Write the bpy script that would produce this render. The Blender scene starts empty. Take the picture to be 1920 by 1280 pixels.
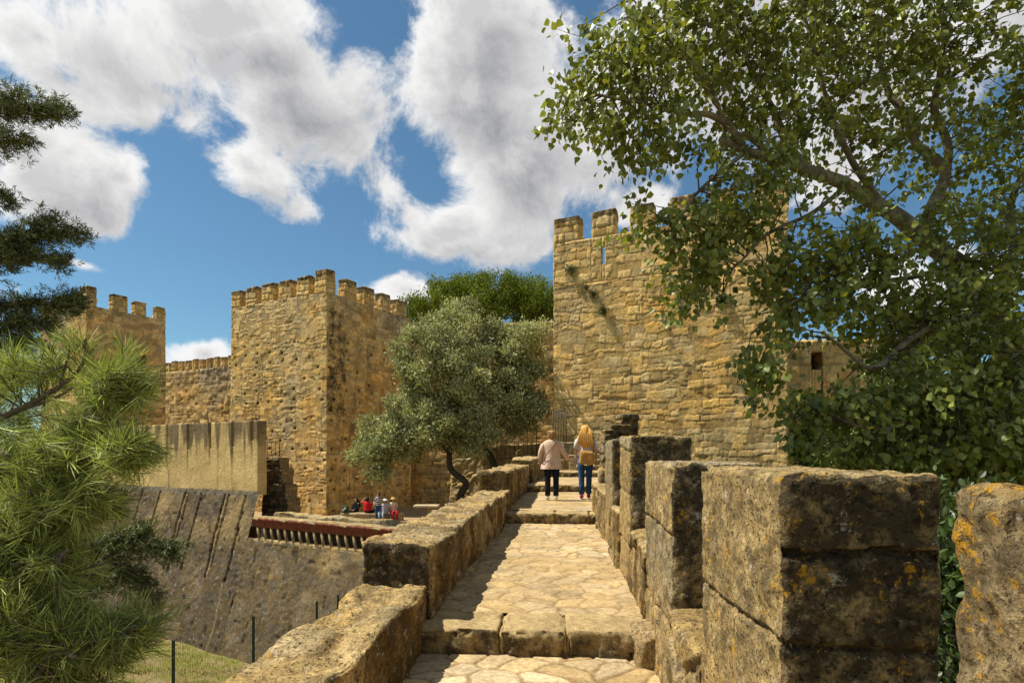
import bpy, math, random
import numpy as np
from mathutils import Vector, Matrix

# ------------------------------------------------------------------ camera, sky, sun, exposure
SC = bpy.context.scene
COL = SC.collection
F, CX, HY = 1085.0, 960.0, 850.0          # the lens, in pixels of the 1920 x 1280 photograph
cam_d = bpy.data.cameras.new('camera')
cam_d.sensor_width = 36.0
cam_d.lens = 36.0 * F / 1920.0
cam_d.shift_y = (HY - 640.0) / 1920.0
cam_d.clip_start = 0.05
cam_d.clip_end = 3000
cam = bpy.data.objects.new('camera', cam_d)
cam.rotation_euler = (math.radians(90), 0, 0)
COL.objects.link(cam)
SC.camera = cam

SC.view_settings.view_transform = 'Standard'
SC.view_settings.look = 'None'
SC.view_settings.gamma = 1.0
SC.view_settings.use_curve_mapping = False
SC.view_settings.exposure = 0.62

SUN_EL = math.radians(59.5)
SUN_AZ = math.radians(6.0)                 # forward of due left
S_DIR = Vector((-math.cos(SUN_AZ) * math.cos(SUN_EL), math.sin(SUN_AZ) * math.cos(SUN_EL), math.sin(SUN_EL)))
sun_d = bpy.data.lights.new('sun', 'SUN')
sun_d.energy = 4.8
sun_d.angle = math.radians(0.55)
sun_d.color = (1.0, 0.945, 0.84)
sun = bpy.data.objects.new('sun', sun_d)
sun.rotation_euler = (-S_DIR).to_track_quat('-Z', 'Y').to_euler()
sun.location = (-30, 5, 60)
COL.objects.link(sun)

W = bpy.data.worlds.new('World')
SC.world = W
W.use_nodes = True


class NT:
    """small helper for wiring nodes"""
    def __init__(s, nt):
        s.nt = nt
        nt.nodes.clear()

    def n(s, typ, ins=None, **kw):
        nd = s.nt.nodes.new(typ)
        for k, v in kw.items():
            setattr(nd, k, v)
        for k, v in (ins or {}).items():
            s.put(nd.inputs[k], v)
        return nd

    def put(s, sock, v):
        if isinstance(v, bpy.types.NodeSocket):
            s.nt.links.new(v, sock)
        elif isinstance(v, bpy.types.Node):
            s.nt.links.new(v.outputs[0], sock)
        else:
            sock.default_value = v

    def m(s, op, a, b=0.0, c=None, clamp=False):
        nd = s.nt.nodes.new('ShaderNodeMath')
        nd.operation = op
        nd.use_clamp = clamp
        s.put(nd.inputs[0], a)
        s.put(nd.inputs[1], b)
        if c is not None:
            s.put(nd.inputs[2], c)
        return nd.outputs[0]

    def vm(s, op, a, b=None, out=0):
        nd = s.nt.nodes.new('ShaderNodeVectorMath')
        nd.operation = op
        s.put(nd.inputs[0], a)
        if b is not None:
            s.put(nd.inputs[1], b)
        return nd.outputs[out]

    def rng(s, v, a, b, c=0.0, d=1.0, smooth=False):
        nd = s.nt.nodes.new('ShaderNodeMapRange')
        nd.clamp = True
        if smooth:
            nd.interpolation_type = 'SMOOTHSTEP'
        for i, x in enumerate((v, a, b, c, d)):
            s.put(nd.inputs[i], x)
        return nd.outputs[0]

    def mix(s, f, a, b, typ='MIX'):
        nd = s.nt.nodes.new('ShaderNodeMix')
        nd.data_type = 'RGBA'
        nd.blend_type = typ
        s.put(nd.inputs[0], f)
        s.put(nd.inputs[6], a)
        s.put(nd.inputs[7], b)
        return nd.outputs[2]

    def noise(s, vec, scale, detail=6.0, rough=0.55, dist=0.0):
        nd = s.n('ShaderNodeTexNoise', {'Scale': scale, 'Detail': detail, 'Roughness': rough, 'Distortion': dist})
        if vec is not None:
            s.put(nd.inputs['Vector'], vec)
        return nd.outputs[0]


def rgba(c, a=1.0):
    return (c[0], c[1], c[2], a)


def direction(px, py):
    return Vector(((px - CX) / F, 1.0, -(py - HY) / F)).normalized()


# clouds: (px, py, half width, half height, tilt in degrees, weight)
CLOUDS = [
    (250, 85, 330, 95, 18, 1.0), (430, 40, 270, 70, 8, .95), (60, 45, 150, 60, 25, .85), (560, 180, 180, 130, 25, 1.0), (655, 170, 85, 95, 40, .85),
    (300, 170, 210, 70, 22, .75), (480, 335, 115, 72, 15, .95), (555, 395, 50, 40, 0, .7), (640, 270, 90, 70, 45, .75), (715, 345, 75, 62, 45, .75),
    (90, 320, 200, 110, 20, 1.0), (10, 190, 90, 62, 25, .85), (225, 335, 95, 60, 22, 1.0), (170, 400, 100, 34, 14, .65),
    (915, 60, 165, 150, -5, 1.0), (890, 180, 130, 120, 10, .95), (980, 300, 175, 170, 20, 1.05), (850, 432, 185, 62, 2, 1.0), (950, 450, 110, 52, 0, .9), (760, 395, 90, 50, 20, .7),
    (1130, 270, 110, 120, 20, .95), (765, 540, 82, 44, 0, 1.0), (370, 657, 80, 32, 0, .95), (430, 672, 50, 22, 0, .7),
    (1330, 120, 260, 180, 10, 1.0), (1600, 120, 240, 170, 0, .95), (1850, 60, 200, 120, 0, .8), (1215, 405, 62, 50, 0, .65), (1165, 380, 30, 22, 0, .5),
    (1700, 520, 110, 90, 0, .7), (1550, 330, 80, 50, 0, .5), (1880, 560, 90, 60, 0, .5), (130, 505, 70, 14, 8, .42), (255, 180, 165, 62, 20, .95), (375, 240, 100, 60, 25, .9), (1020, 455, 40, 40, 0, .6),
]


CLEAR = [(395, 435, 130, 48, 8, 1.0), (330, 500, 90, 40, 0, .8), (250, 470, 60, 60, 0, .5), (560, 480, 60, 40, 0, .8), (700, 500, 50, 30, 0, .5)]


def cloud_group():
    g = bpy.data.node_groups.new('cloud_density', 'ShaderNodeTree')
    g.interface.new_socket('Vector', in_out='INPUT', socket_type='NodeSocketVector')
    g.interface.new_socket('Density', in_out='OUTPUT', socket_type='NodeSocketFloat')
    t = NT(g)
    gi = t.n('NodeGroupInput').outputs[0]
    warp = t.n('ShaderNodeTexNoise', {'Vector': gi, 'Scale': 5.0, 'Detail': 3.0}).outputs[1]
    wv = t.vm('SCALE', t.vm('SUBTRACT', warp, (0.5, 0.5, 0.5)))
    wv.node.inputs[3].default_value = 0.10
    d = t.vm('ADD', gi, wv)
    acc = None
    clear = None
    for ci, (px, py, rx, ry, tilt, wgt) in enumerate(CLOUDS + CLEAR):
        c = direction(px, py)
        a = math.radians(tilt)
        ex = (direction(px + 10 * math.cos(a), py + 10 * math.sin(a)) - c).normalized()
        ey = c.cross(ex).normalized()
        k = 1.0 / (1 + ((px - CX) / F) ** 2 + ((py - HY) / F) ** 2) ** .5
        kx = rx / F * k * (direction(px + 10 * math.cos(a), py + 10 * math.sin(a)) - c).length / (10 / F * k)
        ky = ry / F * k
        ax = t.vm('DOT_PRODUCT', d, tuple(ex / kx), out=1)
        ay = t.vm('DOT_PRODUCT', d, tuple(ey / ky), out=1)
        ax = t.m('SUBTRACT', ax, c.dot(ex) / kx)
        ay = t.m('SUBTRACT', ay, c.dot(ey) / ky)
        r = t.m('SQRT', t.m('ADD', t.m('MULTIPLY', ax, ax), t.m('MULTIPLY', ay, ay)))
        az = t.m('GREATER_THAN', t.vm('DOT_PRODUCT', d, tuple(c), out=1), 0.2)
        v = t.m('MULTIPLY', t.m('SUBTRACT', 1.16, r), az)
        v = t.m('MULTIPLY', v, wgt)
        if ci >= len(CLOUDS):
            v = t.m('MAXIMUM', v, 0.0)
            clear = v if clear is None else t.m('ADD', clear, v)
        elif acc is None:
            acc = v
        else:
            sm = t.n('ShaderNodeMath', {0: acc, 1: v, 2: 0.25}, operation='SMOOTH_MAX')
            acc = sm.outputs[0]
    acc = t.m('SUBTRACT', t.m('MAXIMUM', acc, -0.4), clear)
    # loose cumulus over the rest of the sky, outside the photograph
    back = t.rng(t.vm('DOT_PRODUCT', gi, (0, 1, 0.25), out=1), 0.35, 0.0)
    far = t.m('MULTIPLY', t.rng(t.noise(gi, 2.2, 4), 0.52, 0.80, 0, .9), back)
    far = t.m('SUBTRACT', far, t.m('MULTIPLY', t.m('SUBTRACT', 1.0, back), 3.0))
    acc = t.m('MAXIMUM', acc, far)
    n1 = t.noise(gi, 7.5, 10, 0.67, 0.3)
    n2 = t.noise(gi, 3.6, 4, 0.5)
    dens = t.m('ADD', acc, t.m('MULTIPLY', t.m('SUBTRACT', n1, 0.5), 2.6))
    dens = t.m('ADD', dens, t.m('MULTIPLY', t.m('SUBTRACT', n2, 0.5), 0.7))
    go = t.n('NodeGroupOutput')
    t.put(go.inputs[0], dens)
    return g


def build_world():
    t = NT(W.node_tree)
    sky = t.n('ShaderNodeTexSky', sky_type='NISHITA')
    sky.sun_disc = False
    sky.sun_elevation = SUN_EL
    sky.sun_rotation = math.atan2(S_DIR.x, S_DIR.y)
    sky.altitude = 100
    sky.air_density = 1.0
    sky.dust_density = 0.35
    sky.ozone_density = 1.6
    tc = t.n('ShaderNodeTexCoord').outputs['Generated']
    g = cloud_group()

    def dens(vec):
        nd = t.n('ShaderNodeGroup', node_tree=g)
        t.put(nd.inputs[0], vec)
        return nd.outputs[0]
    d0 = dens(tc)
    sh = t.vm('ADD', tc, tuple(S_DIR * 0.055))
    d1 = dens(sh)
    alpha = t.rng(d0, 0.04, 0.58, smooth=True)
    core = t.rng(d0, 0.35, 1.15)
    selfsh = t.rng(t.m('SUBTRACT', d1, d0), -0.40, 0.42)
    shade = t.m('ADD', t.m('MULTIPLY', core, 0.60), t.m('MULTIPLY', selfsh, 0.52), clamp=True)
    cc = t.mix(shade, (1.0, 0.99, 0.97, 1), (0.34, 0.345, 0.365, 1))
    bg1 = t.n('ShaderNodeBackground', {'Color': t.mix(1.0, sky.outputs[0], (0.72, 1.0, 1.04, 1), 'MULTIPLY'), 'Strength': 0.066})
    bg2 = t.n('ShaderNodeBackground', {'Color': cc, 'Strength': 0.68})
    mx = t.n('ShaderNodeMixShader')
    t.put(mx.inputs[0], alpha)
    t.put(mx.inputs[1], bg1.outputs[0])
    t.put(mx.inputs[2], bg2.outputs[0])
    out = t.n('ShaderNodeOutputWorld')
    t.put(out.inputs[0], mx.outputs[0])
    W.cycles.sampling_method = 'MANUAL'
    W.cycles.sample_map_resolution = 512


build_world()
SC.cycles.use_denoising = True
SC.cycles.max_bounces = 6
SC.cycles.diffuse_bounces = 3
SC.cycles.transparent_max_bounces = 4

# ------------------------------------------------------------------ helpers
random.seed(7)
RNG = np.random.default_rng(11)
TH = math.radians(4.95)                     # the walkway runs this far to the right of straight ahead


def at(px, py, Y):
    return Vector(((px - CX) / F * Y, Y, -(py - HY) / F * Y))


def uv(u, v, z):
    return Vector((u * math.cos(TH) + v * math.sin(TH), -u * math.sin(TH) + v * math.cos(TH), z))


def tag(o, label=None, cat=None, group=None, kind=None):
    if label:
        o['label'] = label
    if cat:
        o['category'] = cat
    if group:
        o['group'] = group
    if kind:
        o['kind'] = kind
    return o


def empty(name, loc=(0, 0, 0), rz=0.0):
    o = bpy.data.objects.new(name, None)
    o.location = loc
    o.rotation_euler = (0, 0, rz)
    o.empty_display_size = 0.3
    COL.objects.link(o)
    return o


def mk(name, V, faces, mat, parent=None, loc=(0, 0, 0), rz=0.0, col=None, smooth=True):
    """one mesh object; faces: an (n,3) or (n,4) int array or a list of such arrays"""
    me = bpy.data.meshes.new(name)
    V = np.asarray(V, dtype=np.float32)
    if isinstance(faces, np.ndarray):
        faces = [faces]
    me.vertices.add(len(V))
    me.vertices.foreach_set('co', V.ravel())
    li = np.concatenate([f.ravel() for f in faces]).astype(np.int32)
    sizes = np.concatenate([np.full(len(f), f.shape[1], dtype=np.int32) for f in faces])
    starts = np.concatenate([[0], np.cumsum(sizes)[:-1]]).astype(np.int32)
    me.loops.add(len(li))
    me.loops.foreach_set('vertex_index', li)
    me.polygons.add(len(sizes))
    me.polygons.foreach_set('loop_start', starts)
    me.polygons.foreach_set('use_smooth', np.full(len(sizes), smooth, dtype=bool))
    me.update(calc_edges=True)
    me.validate()
    if col is not None:
        ca = me.color_attributes.new('Col', 'FLOAT_COLOR', 'POINT')
        ca.data.foreach_set('color', np.asarray(col, dtype=np.float32).ravel())
    me.materials.append(mat)
    o = bpy.data.objects.new(name, me)
    o.location = loc
    o.rotation_euler = (0, 0, rz)
    if parent is not None:
        o.parent = parent
    COL.objects.link(o)
    return o


def _hash(ix, iy, iz, seed):
    with np.errstate(over='ignore'):
        h = (ix.astype(np.uint32) * np.uint32(374761393) + iy.astype(np.uint32) * np.uint32(668265263)
             + iz.astype(np.uint32) * np.uint32(2246822519) + np.uint32(seed * 3266489917 & 0xffffffff))
        h = (h ^ (h >> np.uint32(13))) * np.uint32(1274126177)
        h = (h ^ (h >> np.uint32(15))) * np.uint32(2246822519)
        h = h ^ (h >> np.uint32(16))
    return h.astype(np.float64) / 4294967295.0


def vnoise(p, seed=0):
    i = np.floor(p).astype(np.int64)
    f = p - i
    f = f * f * (3 - 2 * f)
    r = 0
    for dx in (0, 1):
        wx = f[:, 0] if dx else 1 - f[:, 0]
        for dy in (0, 1):
            wy = f[:, 1] if dy else 1 - f[:, 1]
            for dz in (0, 1):
                wz = f[:, 2] if dz else 1 - f[:, 2]
                r = r + wx * wy * wz * _hash(i[:, 0] + dx, i[:, 1] + dy, i[:, 2] + dz, seed)
    return r * 2 - 1


def fbm(p, octv=4, seed=0, gain=0.5):
    r, a, tot = 0, 1.0, 0
    for k in range(octv):
        r = r + a * vnoise(p * (2 ** k) + k * 17.3, seed + k)
        tot += a
        a *= gain
    return r / tot


def sstep(x, a, b):
    t = np.clip((x - a) / (b - a), 0, 1)
    return t * t * (3 - 2 * t)


def courses(u, z, seed, ch=0.32, cw=0.55, cvar=0.35, warp=0.03, zb=None):
    """coursed masonry: per point the distance to the nearest joint and two random numbers of its stone"""
    p3 = np.stack([u * 1.3, z * 1.3, np.full_like(u, seed * 3.7)], 1)
    u2 = u + warp * 2.2 * vnoise(p3, seed + 1)
    z2 = z + warp * 2.2 * vnoise(p3 + 31, seed + 2) + warp * .6 * vnoise(p3 * 4, seed + 3)
    rs = np.random.default_rng(seed)
    z0, z1 = z2.min() - 1, z2.max() + 1
    hs = ch * (1 + cvar * (rs.random(int((z1 - z0) / (ch * (1 - cvar))) + 4) * 2 - 1))
    zb = z0 + np.concatenate([[0], np.cumsum(hs)]) if zb is None else np.concatenate([[z0], zb, [z1]])
    ci = np.clip(np.searchsorted(zb, z2) - 1, 0, len(zb) - 2)
    dz = np.minimum(z2 - zb[ci], zb[ci + 1] - z2)
    du = np.zeros_like(u)
    sid = np.zeros(len(u), dtype=np.int64)
    u0, u1 = u2.min() - 2, u2.max() + 2
    for c in np.unique(ci):
        m = ci == c
        ws = cw * (0.55 + 1.0 * rs.random(int((u1 - u0) / (cw * .55)) + 3))
        ub = u0 - rs.random() * cw + np.concatenate([[0], np.cumsum(ws)])
        k = np.clip(np.searchsorted(ub, u2[m]) - 1, 0, len(ub) - 2)
        du[m] = np.minimum(u2[m] - ub[k], ub[k + 1] - u2[m])
        sid[m] = c * 4001 + k
    e = np.minimum(dz, du)
    z_ = np.zeros_like(sid)
    return e, _hash(sid, z_, z_, seed + 5), _hash(sid, z_ + 7, z_, seed + 6)


def cells(u, z, size, seed, asp=1.0, jit=0.85):
    """irregular stones: distance to the nearest joint (Voronoi) and two random numbers of the stone"""
    a = u / (size * asp)
    b = z / size
    ia, ib = np.floor(a).astype(np.int64), np.floor(b).astype(np.int64)
    f1 = np.full(len(u), 9.0)
    f2 = np.full(len(u), 9.0)
    sid = np.zeros(len(u), dtype=np.int64)
    zz = np.zeros_like(ia)
    for dx in (-1, 0, 1):
        for dy in (-1, 0, 1):
            ja, jb = ia + dx, ib + dy
            cx = ja + .5 + jit * (_hash(ja, jb, zz, seed) - .5)
            cy = jb + .5 + jit * (_hash(ja, jb, zz + 3, seed) - .5)
            d = np.hypot(a - cx, b - cy)
            nw = d < f1
            f2 = np.where(nw, f1, np.minimum(f2, d))
            sid = np.where(nw, ja * 7919 + jb, sid)
            f1 = np.where(nw, d, f1)
    return (f2 - f1) * size * .5, _hash(sid, zz, zz, seed + 5), _hash(sid, zz + 7, zz, seed + 6)


def box_grid(sx, sy, sz, res, bottom=False):
    """unit-shared quads over the faces of a box (x and y from 0, z from 0)"""
    rs_ = res if isinstance(res, tuple) else (res,) * 3
    n = [max(1, int(round(s / q))) for s, q in zip((sx, sy, sz), rs_)]
    ax = [np.linspace(0, s, k + 1) for s, k in zip((sx, sy, sz), n)]
    N1, N2 = n[1] + 1, n[2] + 1
    quads, keys = [], []

    def face(fix, val, flip):
        o = [a for a in (0, 1, 2) if a != fix]
        A, B = np.meshgrid(np.arange(n[o[0]] + 1), np.arange(n[o[1]] + 1), indexing='ij')
        idx = [None] * 3
        idx[fix] = np.full(A.shape, val)
        idx[o[0]], idx[o[1]] = A, B
        k = (idx[0] * N1 + idx[1]) * N2 + idx[2]
        q = np.stack([k[:-1, :-1], k[1:, :-1], k[1:, 1:], k[:-1, 1:]], -1).reshape(-1, 4)
        quads.append(q[:, ::-1] if flip else q)
    face(0, 0, True)
    face(0, n[0], False)
    face(1, 0, False)
    face(1, n[1], True)
    face(2, n[2], False)
    if bottom:
        face(2, 0, True)
    Q = np.concatenate(quads)
    uq, inv = np.unique(Q, return_inverse=True)
    Q = inv.reshape(-1, 4)
    i = uq // (N1 * N2)
    j = (uq // N2) % N1
    k = uq % N2
    V = np.stack([ax[0][i], ax[1][j], ax[2][k]], 1)
    return V, Q


def rounded(V, s, r):
    """pull a box grid's edges round (not its underside) and give outward normals"""
    lo = np.array([r, r, -1e3])
    hi = np.array([s[0] - r, s[1] - r, s[2] - r])
    q = np.clip(V, lo, hi)
    d = V - q
    ln = np.linalg.norm(d, axis=1)
    nrm = np.zeros_like(V)
    ok = ln > 1e-9
    nrm[ok] = d[ok] / ln[ok][:, None]
    P = V.copy()
    P[ok] = q[ok] + nrm[ok] * r
    return P, nrm


def shade_cols(n, base, var, r1, r2):
    """per-stone albedo from two random numbers"""
    base = np.asarray(base)
    c = base[None, :] * (1 + var * (r1[:, None] * 2 - 1))
    hue = (r2[:, None] - .5)
    c = c * (1 + hue * np.array([.14, -.02, -.40])[None, :])
    return c


OCHRE = (0.62, 0.418, 0.160)
MORTAR = (0.33, 0.228, 0.105)


def stone_block(name, size, mat, parent=None, loc=(0, 0, 0), rz=0.0, res=0.05, r=0.04, seed=1, base=OCHRE, mortar=MORTAR,
                pattern='course', ch=0.32, cw=0.55, cvar=.35, jw=0.02, jd=0.025, sd=0.02, rough=((2.0, .02), (9.0, .008)), var=.22,
                crust_shade=None, warp=0.03, extra=None, bottom=False, top_pattern=False, xform=None, cells_size=0.3, zb=None, fade=0.0):
    sx, sy, sz = size
    V, Q = box_grid(sx, sy, sz, res, bottom)
    P, nrm = rounded(V, size, r)
    nrm_l = np.linalg.norm(nrm, axis=1)
    nrm[nrm_l < .5] = (0, 0, 1)
    an = np.abs(nrm)
    isx = (an[:, 0] >= an[:, 1]) & (an[:, 0] >= an[:, 2])
    isz = (an[:, 2] > an[:, 0]) & (an[:, 2] > an[:, 1])
    u = np.where(isx, V[:, 1] + 50.0 * (nrm[:, 0] > 0), V[:, 0] + 100 * (nrm[:, 1] > 0))
    z = V[:, 2].copy()
    if top_pattern:
        u = np.where(isz, V[:, 0] + 200, u)
        z = np.where(isz, V[:, 1] + 30, z)
    h = np.zeros(len(V))
    e = np.full(len(V), 1.0)
    r1 = np.full(len(V), .5)
    r2 = np.full(len(V), .5)
    if pattern:
        fid = np.where(isx, np.where(nrm[:, 0] > 0, 1, 0), np.where(nrm[:, 1] > 0, 3, 2))
        fid = np.where(isz, 4, fid)
        for k in range(5):
            m = fid == k
            if not m.any():
                continue
            if pattern == 'course':
                e[m], r1[m], r2[m] = courses(u[m], z[m], seed + (k // 2), ch, cw, cvar, warp=warp, zb=zb)
            else:
                e[m], r1[m], r2[m] = cells(u[m] + .1 * vnoise(V[m] * 2.5, seed), z[m] + .06 * vnoise(V[m] * 2.5 + 9, seed), cells_size, seed + k, 1.5)
        j = 1 - sstep(e, jw * .2, jw)
        j = j * (1 - fade * sstep(fbm(V * 1.1 + seed * 3.1, 3, seed + 33), -.25, .30))      # joints filled or worn away in places
        h = -jd * j + sd * (r1 - .5) * 2 * (1 - j)
        if not top_pattern:
            j = np.where(isz, 0, j)
            h = np.where(isz, 0, h)
    else:
        j = np.zeros(len(V))
    ed = np.minimum.reduce([np.where(np.abs(V[:, a] - (0 if s == 0 else size[a])) < 1e-6, 9, np.abs(V[:, a] - (0 if s == 0 else size[a])))
                            for a in (0, 1) for s in (0, 1)])
    h = h * sstep(ed, 0, min(res) * 2.2 if isinstance(res, tuple) else res * 2.2)
    off = np.array([seed * 5.13, seed * 2.71, seed * 7.77])
    for (sc, am) in rough:
        h = h + am * fbm(P * sc + off, 3, seed + 40)
    Wd = P + nrm * h[:, None]
    if not bottom:
        Wd[:, 2] = np.where(V[:, 2] < 1e-6, V[:, 2], Wd[:, 2])
    C = shade_cols(len(V), base, var, r1, r2)
    C = C * (1 - j[:, None]) + np.asarray(mortar)[None, :] * j[:, None]
    big = fbm(P * .45 + off, 3, seed + 60)
    C = C * (1 + .16 * big[:, None])
    cr = np.zeros(len(V))
    if crust_shade is not None:
        cr = crust_shade(P, nrm, size)
    if extra is not None:
        Wd, C, cr = extra(P, nrm, Wd, C, cr)
    if xform is not None:
        Wd = xform(Wd)
    col = np.concatenate([np.clip(C, .01, .85), np.clip(cr, 0, 1)[:, None]], 1)
    return mk(name, Wd, Q, mat, parent, loc, rz, col)


def tube_arrays(pts, radii, seg=8, cap=True):
    pts = np.asarray(pts, float)
    n = len(pts)
    rad = np.broadcast_to(np.asarray(radii, float), (n,)) if np.ndim(radii) <= 1 else np.asarray(radii)
    tan = np.gradient(pts, axis=0)
    tan /= np.linalg.norm(tan, axis=1)[:, None] + 1e-12
    ref = np.array([0, 0, 1.0]) if abs(tan[0][2]) < .9 else np.array([1.0, 0, 0])
    V = []
    a = np.linspace(0, 2 * np.pi, seg, endpoint=False)
    x = np.cross(ref, tan[0])
    x /= np.linalg.norm(x)
    for i in range(n):
        x = x - tan[i] * np.dot(x, tan[i])
        x /= np.linalg.norm(x) + 1e-12
        y = np.cross(tan[i], x)
        V.append(pts[i] + rad[i] * (np.cos(a)[:, None] * x + np.sin(a)[:, None] * y))
    V = np.concatenate(V)
    Q = []
    for i in range(n - 1):
        b = i * seg
        for k in range(seg):
            Q.append((b + k, b + (k + 1) % seg, b + seg + (k + 1) % seg, b + seg + k))
    Q = np.array(Q)
    T = np.zeros((0, 3), int)
    if cap:
        V = np.concatenate([V, pts[:1], pts[-1:]])
        c0, c1 = n * seg, n * seg + 1
        T = np.array([(c0, (k + 1) % seg, k) for k in range(seg)] +
                     [(c1, (n - 1) * seg + k, (n - 1) * seg + (k + 1) % seg) for k in range(seg)])
    return V, Q, T


class Acc:
    """collects vertices, quads and triangles for one mesh"""
    def __init__(s):
        s.V, s.Q, s.T, s.C, s.n = [], [], [], [], 0

    def add(s, V, Q=None, T=None, col=None):
        V = np.asarray(V, float)
        s.V.append(V)
        if Q is not None and len(Q):
            s.Q.append(np.asarray(Q) + s.n)
        if T is not None and len(T):
            s.T.append(np.asarray(T) + s.n)
        if col is not None:
            col = np.asarray(col, float)
            s.C.append(np.broadcast_to(col, (len(V), 4)) if col.ndim == 1 else col)
        s.n += len(V)
        return s

    def tube(s, pts, rad, seg=8, col=None, cap=True):
        V, Q, T = tube_arrays(pts, rad, seg, cap)
        return s.add(V, Q, T, col)

    def box(s, c, sz, rz=0.0, col=None):
        V = np.array([(x, y, z) for x in (-.5, .5) for y in (-.5, .5) for z in (-.5, .5)]) * np.asarray(sz)
        ca, sa = math.cos(rz), math.sin(rz)
        V = np.stack([V[:, 0] * ca - V[:, 1] * sa, V[:, 0] * sa + V[:, 1] * ca, V[:, 2]], 1) + np.asarray(c)
        Q = np.array([(0, 1, 3, 2), (4, 6, 7, 5), (0, 4, 5, 1), (2, 3, 7, 6), (0, 2, 6, 4), (1, 5, 7, 3)])
        return s.add(V, Q, None, col)

    def done(s, name, mat, parent=None, loc=(0, 0, 0), rz=0.0, smooth=True):
        V = np.concatenate(s.V)
        fs = []
        if s.Q:
            fs.append(np.concatenate(s.Q))
        if s.T:
            fs.append(np.concatenate(s.T))
        col = np.concatenate(s.C) if s.C else None
        return mk(name, V, fs, mat, parent, loc, rz, col, smooth)


def curve(pts, n=10):
    """smooth polyline through the points"""
    pts = [Vector(p) for p in pts]
    out = []
    for i in range(len(pts) - 1):
        p0 = pts[max(i - 1, 0)]
        p1, p2 = pts[i], pts[i + 1]
        p3 = pts[min(i + 2, len(pts) - 1)]
        for k in range(n):
            t = k / n
            out.append(.5 * ((2 * p1) + (p2 - p0) * t + (2 * p0 - 5 * p1 + 4 * p2 - p3) * t * t + (3 * p1 - p0 - 3 * p2 + p3) * t ** 3))
    out.append(pts[-1])
    return np.array([tuple(p) for p in out])


# ------------------------------------------------------------------ materials
def new_mat(name):
    m = bpy.data.materials.new(name)
    m.use_nodes = True
    return m, NT(m.node_tree)


def finish(t, color, rough=.9, spec=.15, normal=None, **kw):
    b = t.n('ShaderNodeBsdfPrincipled')
    t.put(b.inputs['Base Color'], color)
    t.put(b.inputs['Roughness'], rough)
    b.inputs['Specular IOR Level'].default_value = spec
    if normal is not None:
        t.put(b.inputs['Normal'], normal)
    for k, v in kw.items():
        t.put(b.inputs[k], v)
    o = t.n('ShaderNodeOutputMaterial')
    t.put(o.inputs[0], b.outputs[0])
    return b


def stone_mat(name, k=1.0, orange=0.0, white=0.0, bump=.6, crust_shade_col=(.034, .026, .017), streak=0.0, pits=.35, con=1.0, bd=1.0, mott=0.0):
    """weathered limestone: per-stone colour from the mesh, then grain, pits, lichen, dark crusts and painted shade"""
    m, t = new_mat(name)
    co = t.n('ShaderNodeTexCoord').outputs['Object']
    at_ = t.n('ShaderNodeAttribute', attribute_name='Col')
    c, a = at_.outputs['Color'], at_.outputs['Alpha']
    n1 = t.noise(co, 2.2 * k, 7, .6)
    n2 = t.noise(co, 16 * k, 7, .65)
    n5 = t.noise(co, 55 * k, 4, .6)
    f = t.m('MULTIPLY', t.rng(n1, .3, .7, 1 - .22 * con, 1 + .20 * con), t.rng(n2, .3, .7, 1 - .34 * con, 1 + .30 * con))
    f = t.m('MULTIPLY', f, t.rng(n5, .3, .7, 1 - .26 * con, 1 + .22 * con))
    cm = t.n('ShaderNodeCombineColor', {0: f, 1: f, 2: f})
    c = t.mix(1.0, c, cm.outputs[0], 'MULTIPLY')
    # pits
    pv = t.noise(co, 30 * k, 3, .5, .6)
    pit = t.m('MULTIPLY', t.rng(pv, .585, .68), pits)
    c = t.mix(pit, c, (.11, .075, .035, 1))
    if streak:
        mp = t.n('ShaderNodeMapping', {'Vector': co, 'Scale': (3.0, 3.0, .16)})
        sn = t.noise(mp.outputs[0], 1.0, 5, .6)
        sp = t.noise(co, .35, 3)
        c = t.mix(t.m('MULTIPLY', t.m('MULTIPLY', t.rng(sn, .52, .68), t.rng(sp, .42, .6)), streak), c, (.10, .078, .052, 1))
    if mott:
        mo = t.m('ADD', t.noise(co, 8 * k, 6, .7), t.m('MULTIPLY', t.m('SUBTRACT', t.noise(co, 2.4 * k, 3), .5), .6))
        c = t.mix(t.m('MULTIPLY', t.rng(mo, .50, .62), mott), c, (.105, .080, .045, 1))
    # dark crust and painted shade, the edges broken by noise
    cn = t.noise(co, 4.2 * k, 9, .68)
    cf = t.rng(t.m('ADD', cn, a), .88, 1.06)
    c = t.mix(t.m('MULTIPLY', cf, .88), c, rgba(crust_shade_col))
    if orange:
        on = t.m('ADD', t.noise(co, 3.6 * k, 4), t.m('MULTIPLY', t.m('SUBTRACT', t.noise(co, 20 * k, 6, .75), .5), 1.5))
        c = t.mix(t.m('MULTIPLY', t.rng(on, .78 - .06 * orange, .86 - .06 * orange), .85), c, (.56, .29, .025, 1))
    if white:
        wn = t.m('ADD', t.noise(co, 5.3 * k, 3), t.m('MULTIPLY', t.m('SUBTRACT', t.noise(co, 42 * k, 5, .7), .5), .9))
        c = t.mix(t.m('MULTIPLY', t.rng(wn, .74 - .06 * white, .80 - .06 * white), .8), c, (.52, .47, .37, 1))
    b1 = t.n('ShaderNodeBump', {'Strength': bump, 'Distance': .05 / k * bd, 'Height': t.m('ADD', n2, t.m('MULTIPLY', pit, -.5))})
    b2 = t.n('ShaderNodeBump', {'Strength': bump, 'Distance': .014 / k * bd, 'Height': n5, 'Normal': b1.outputs[0]})
    finish(t, c, .95, .08, b2.outputs[0])
    return m


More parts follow.
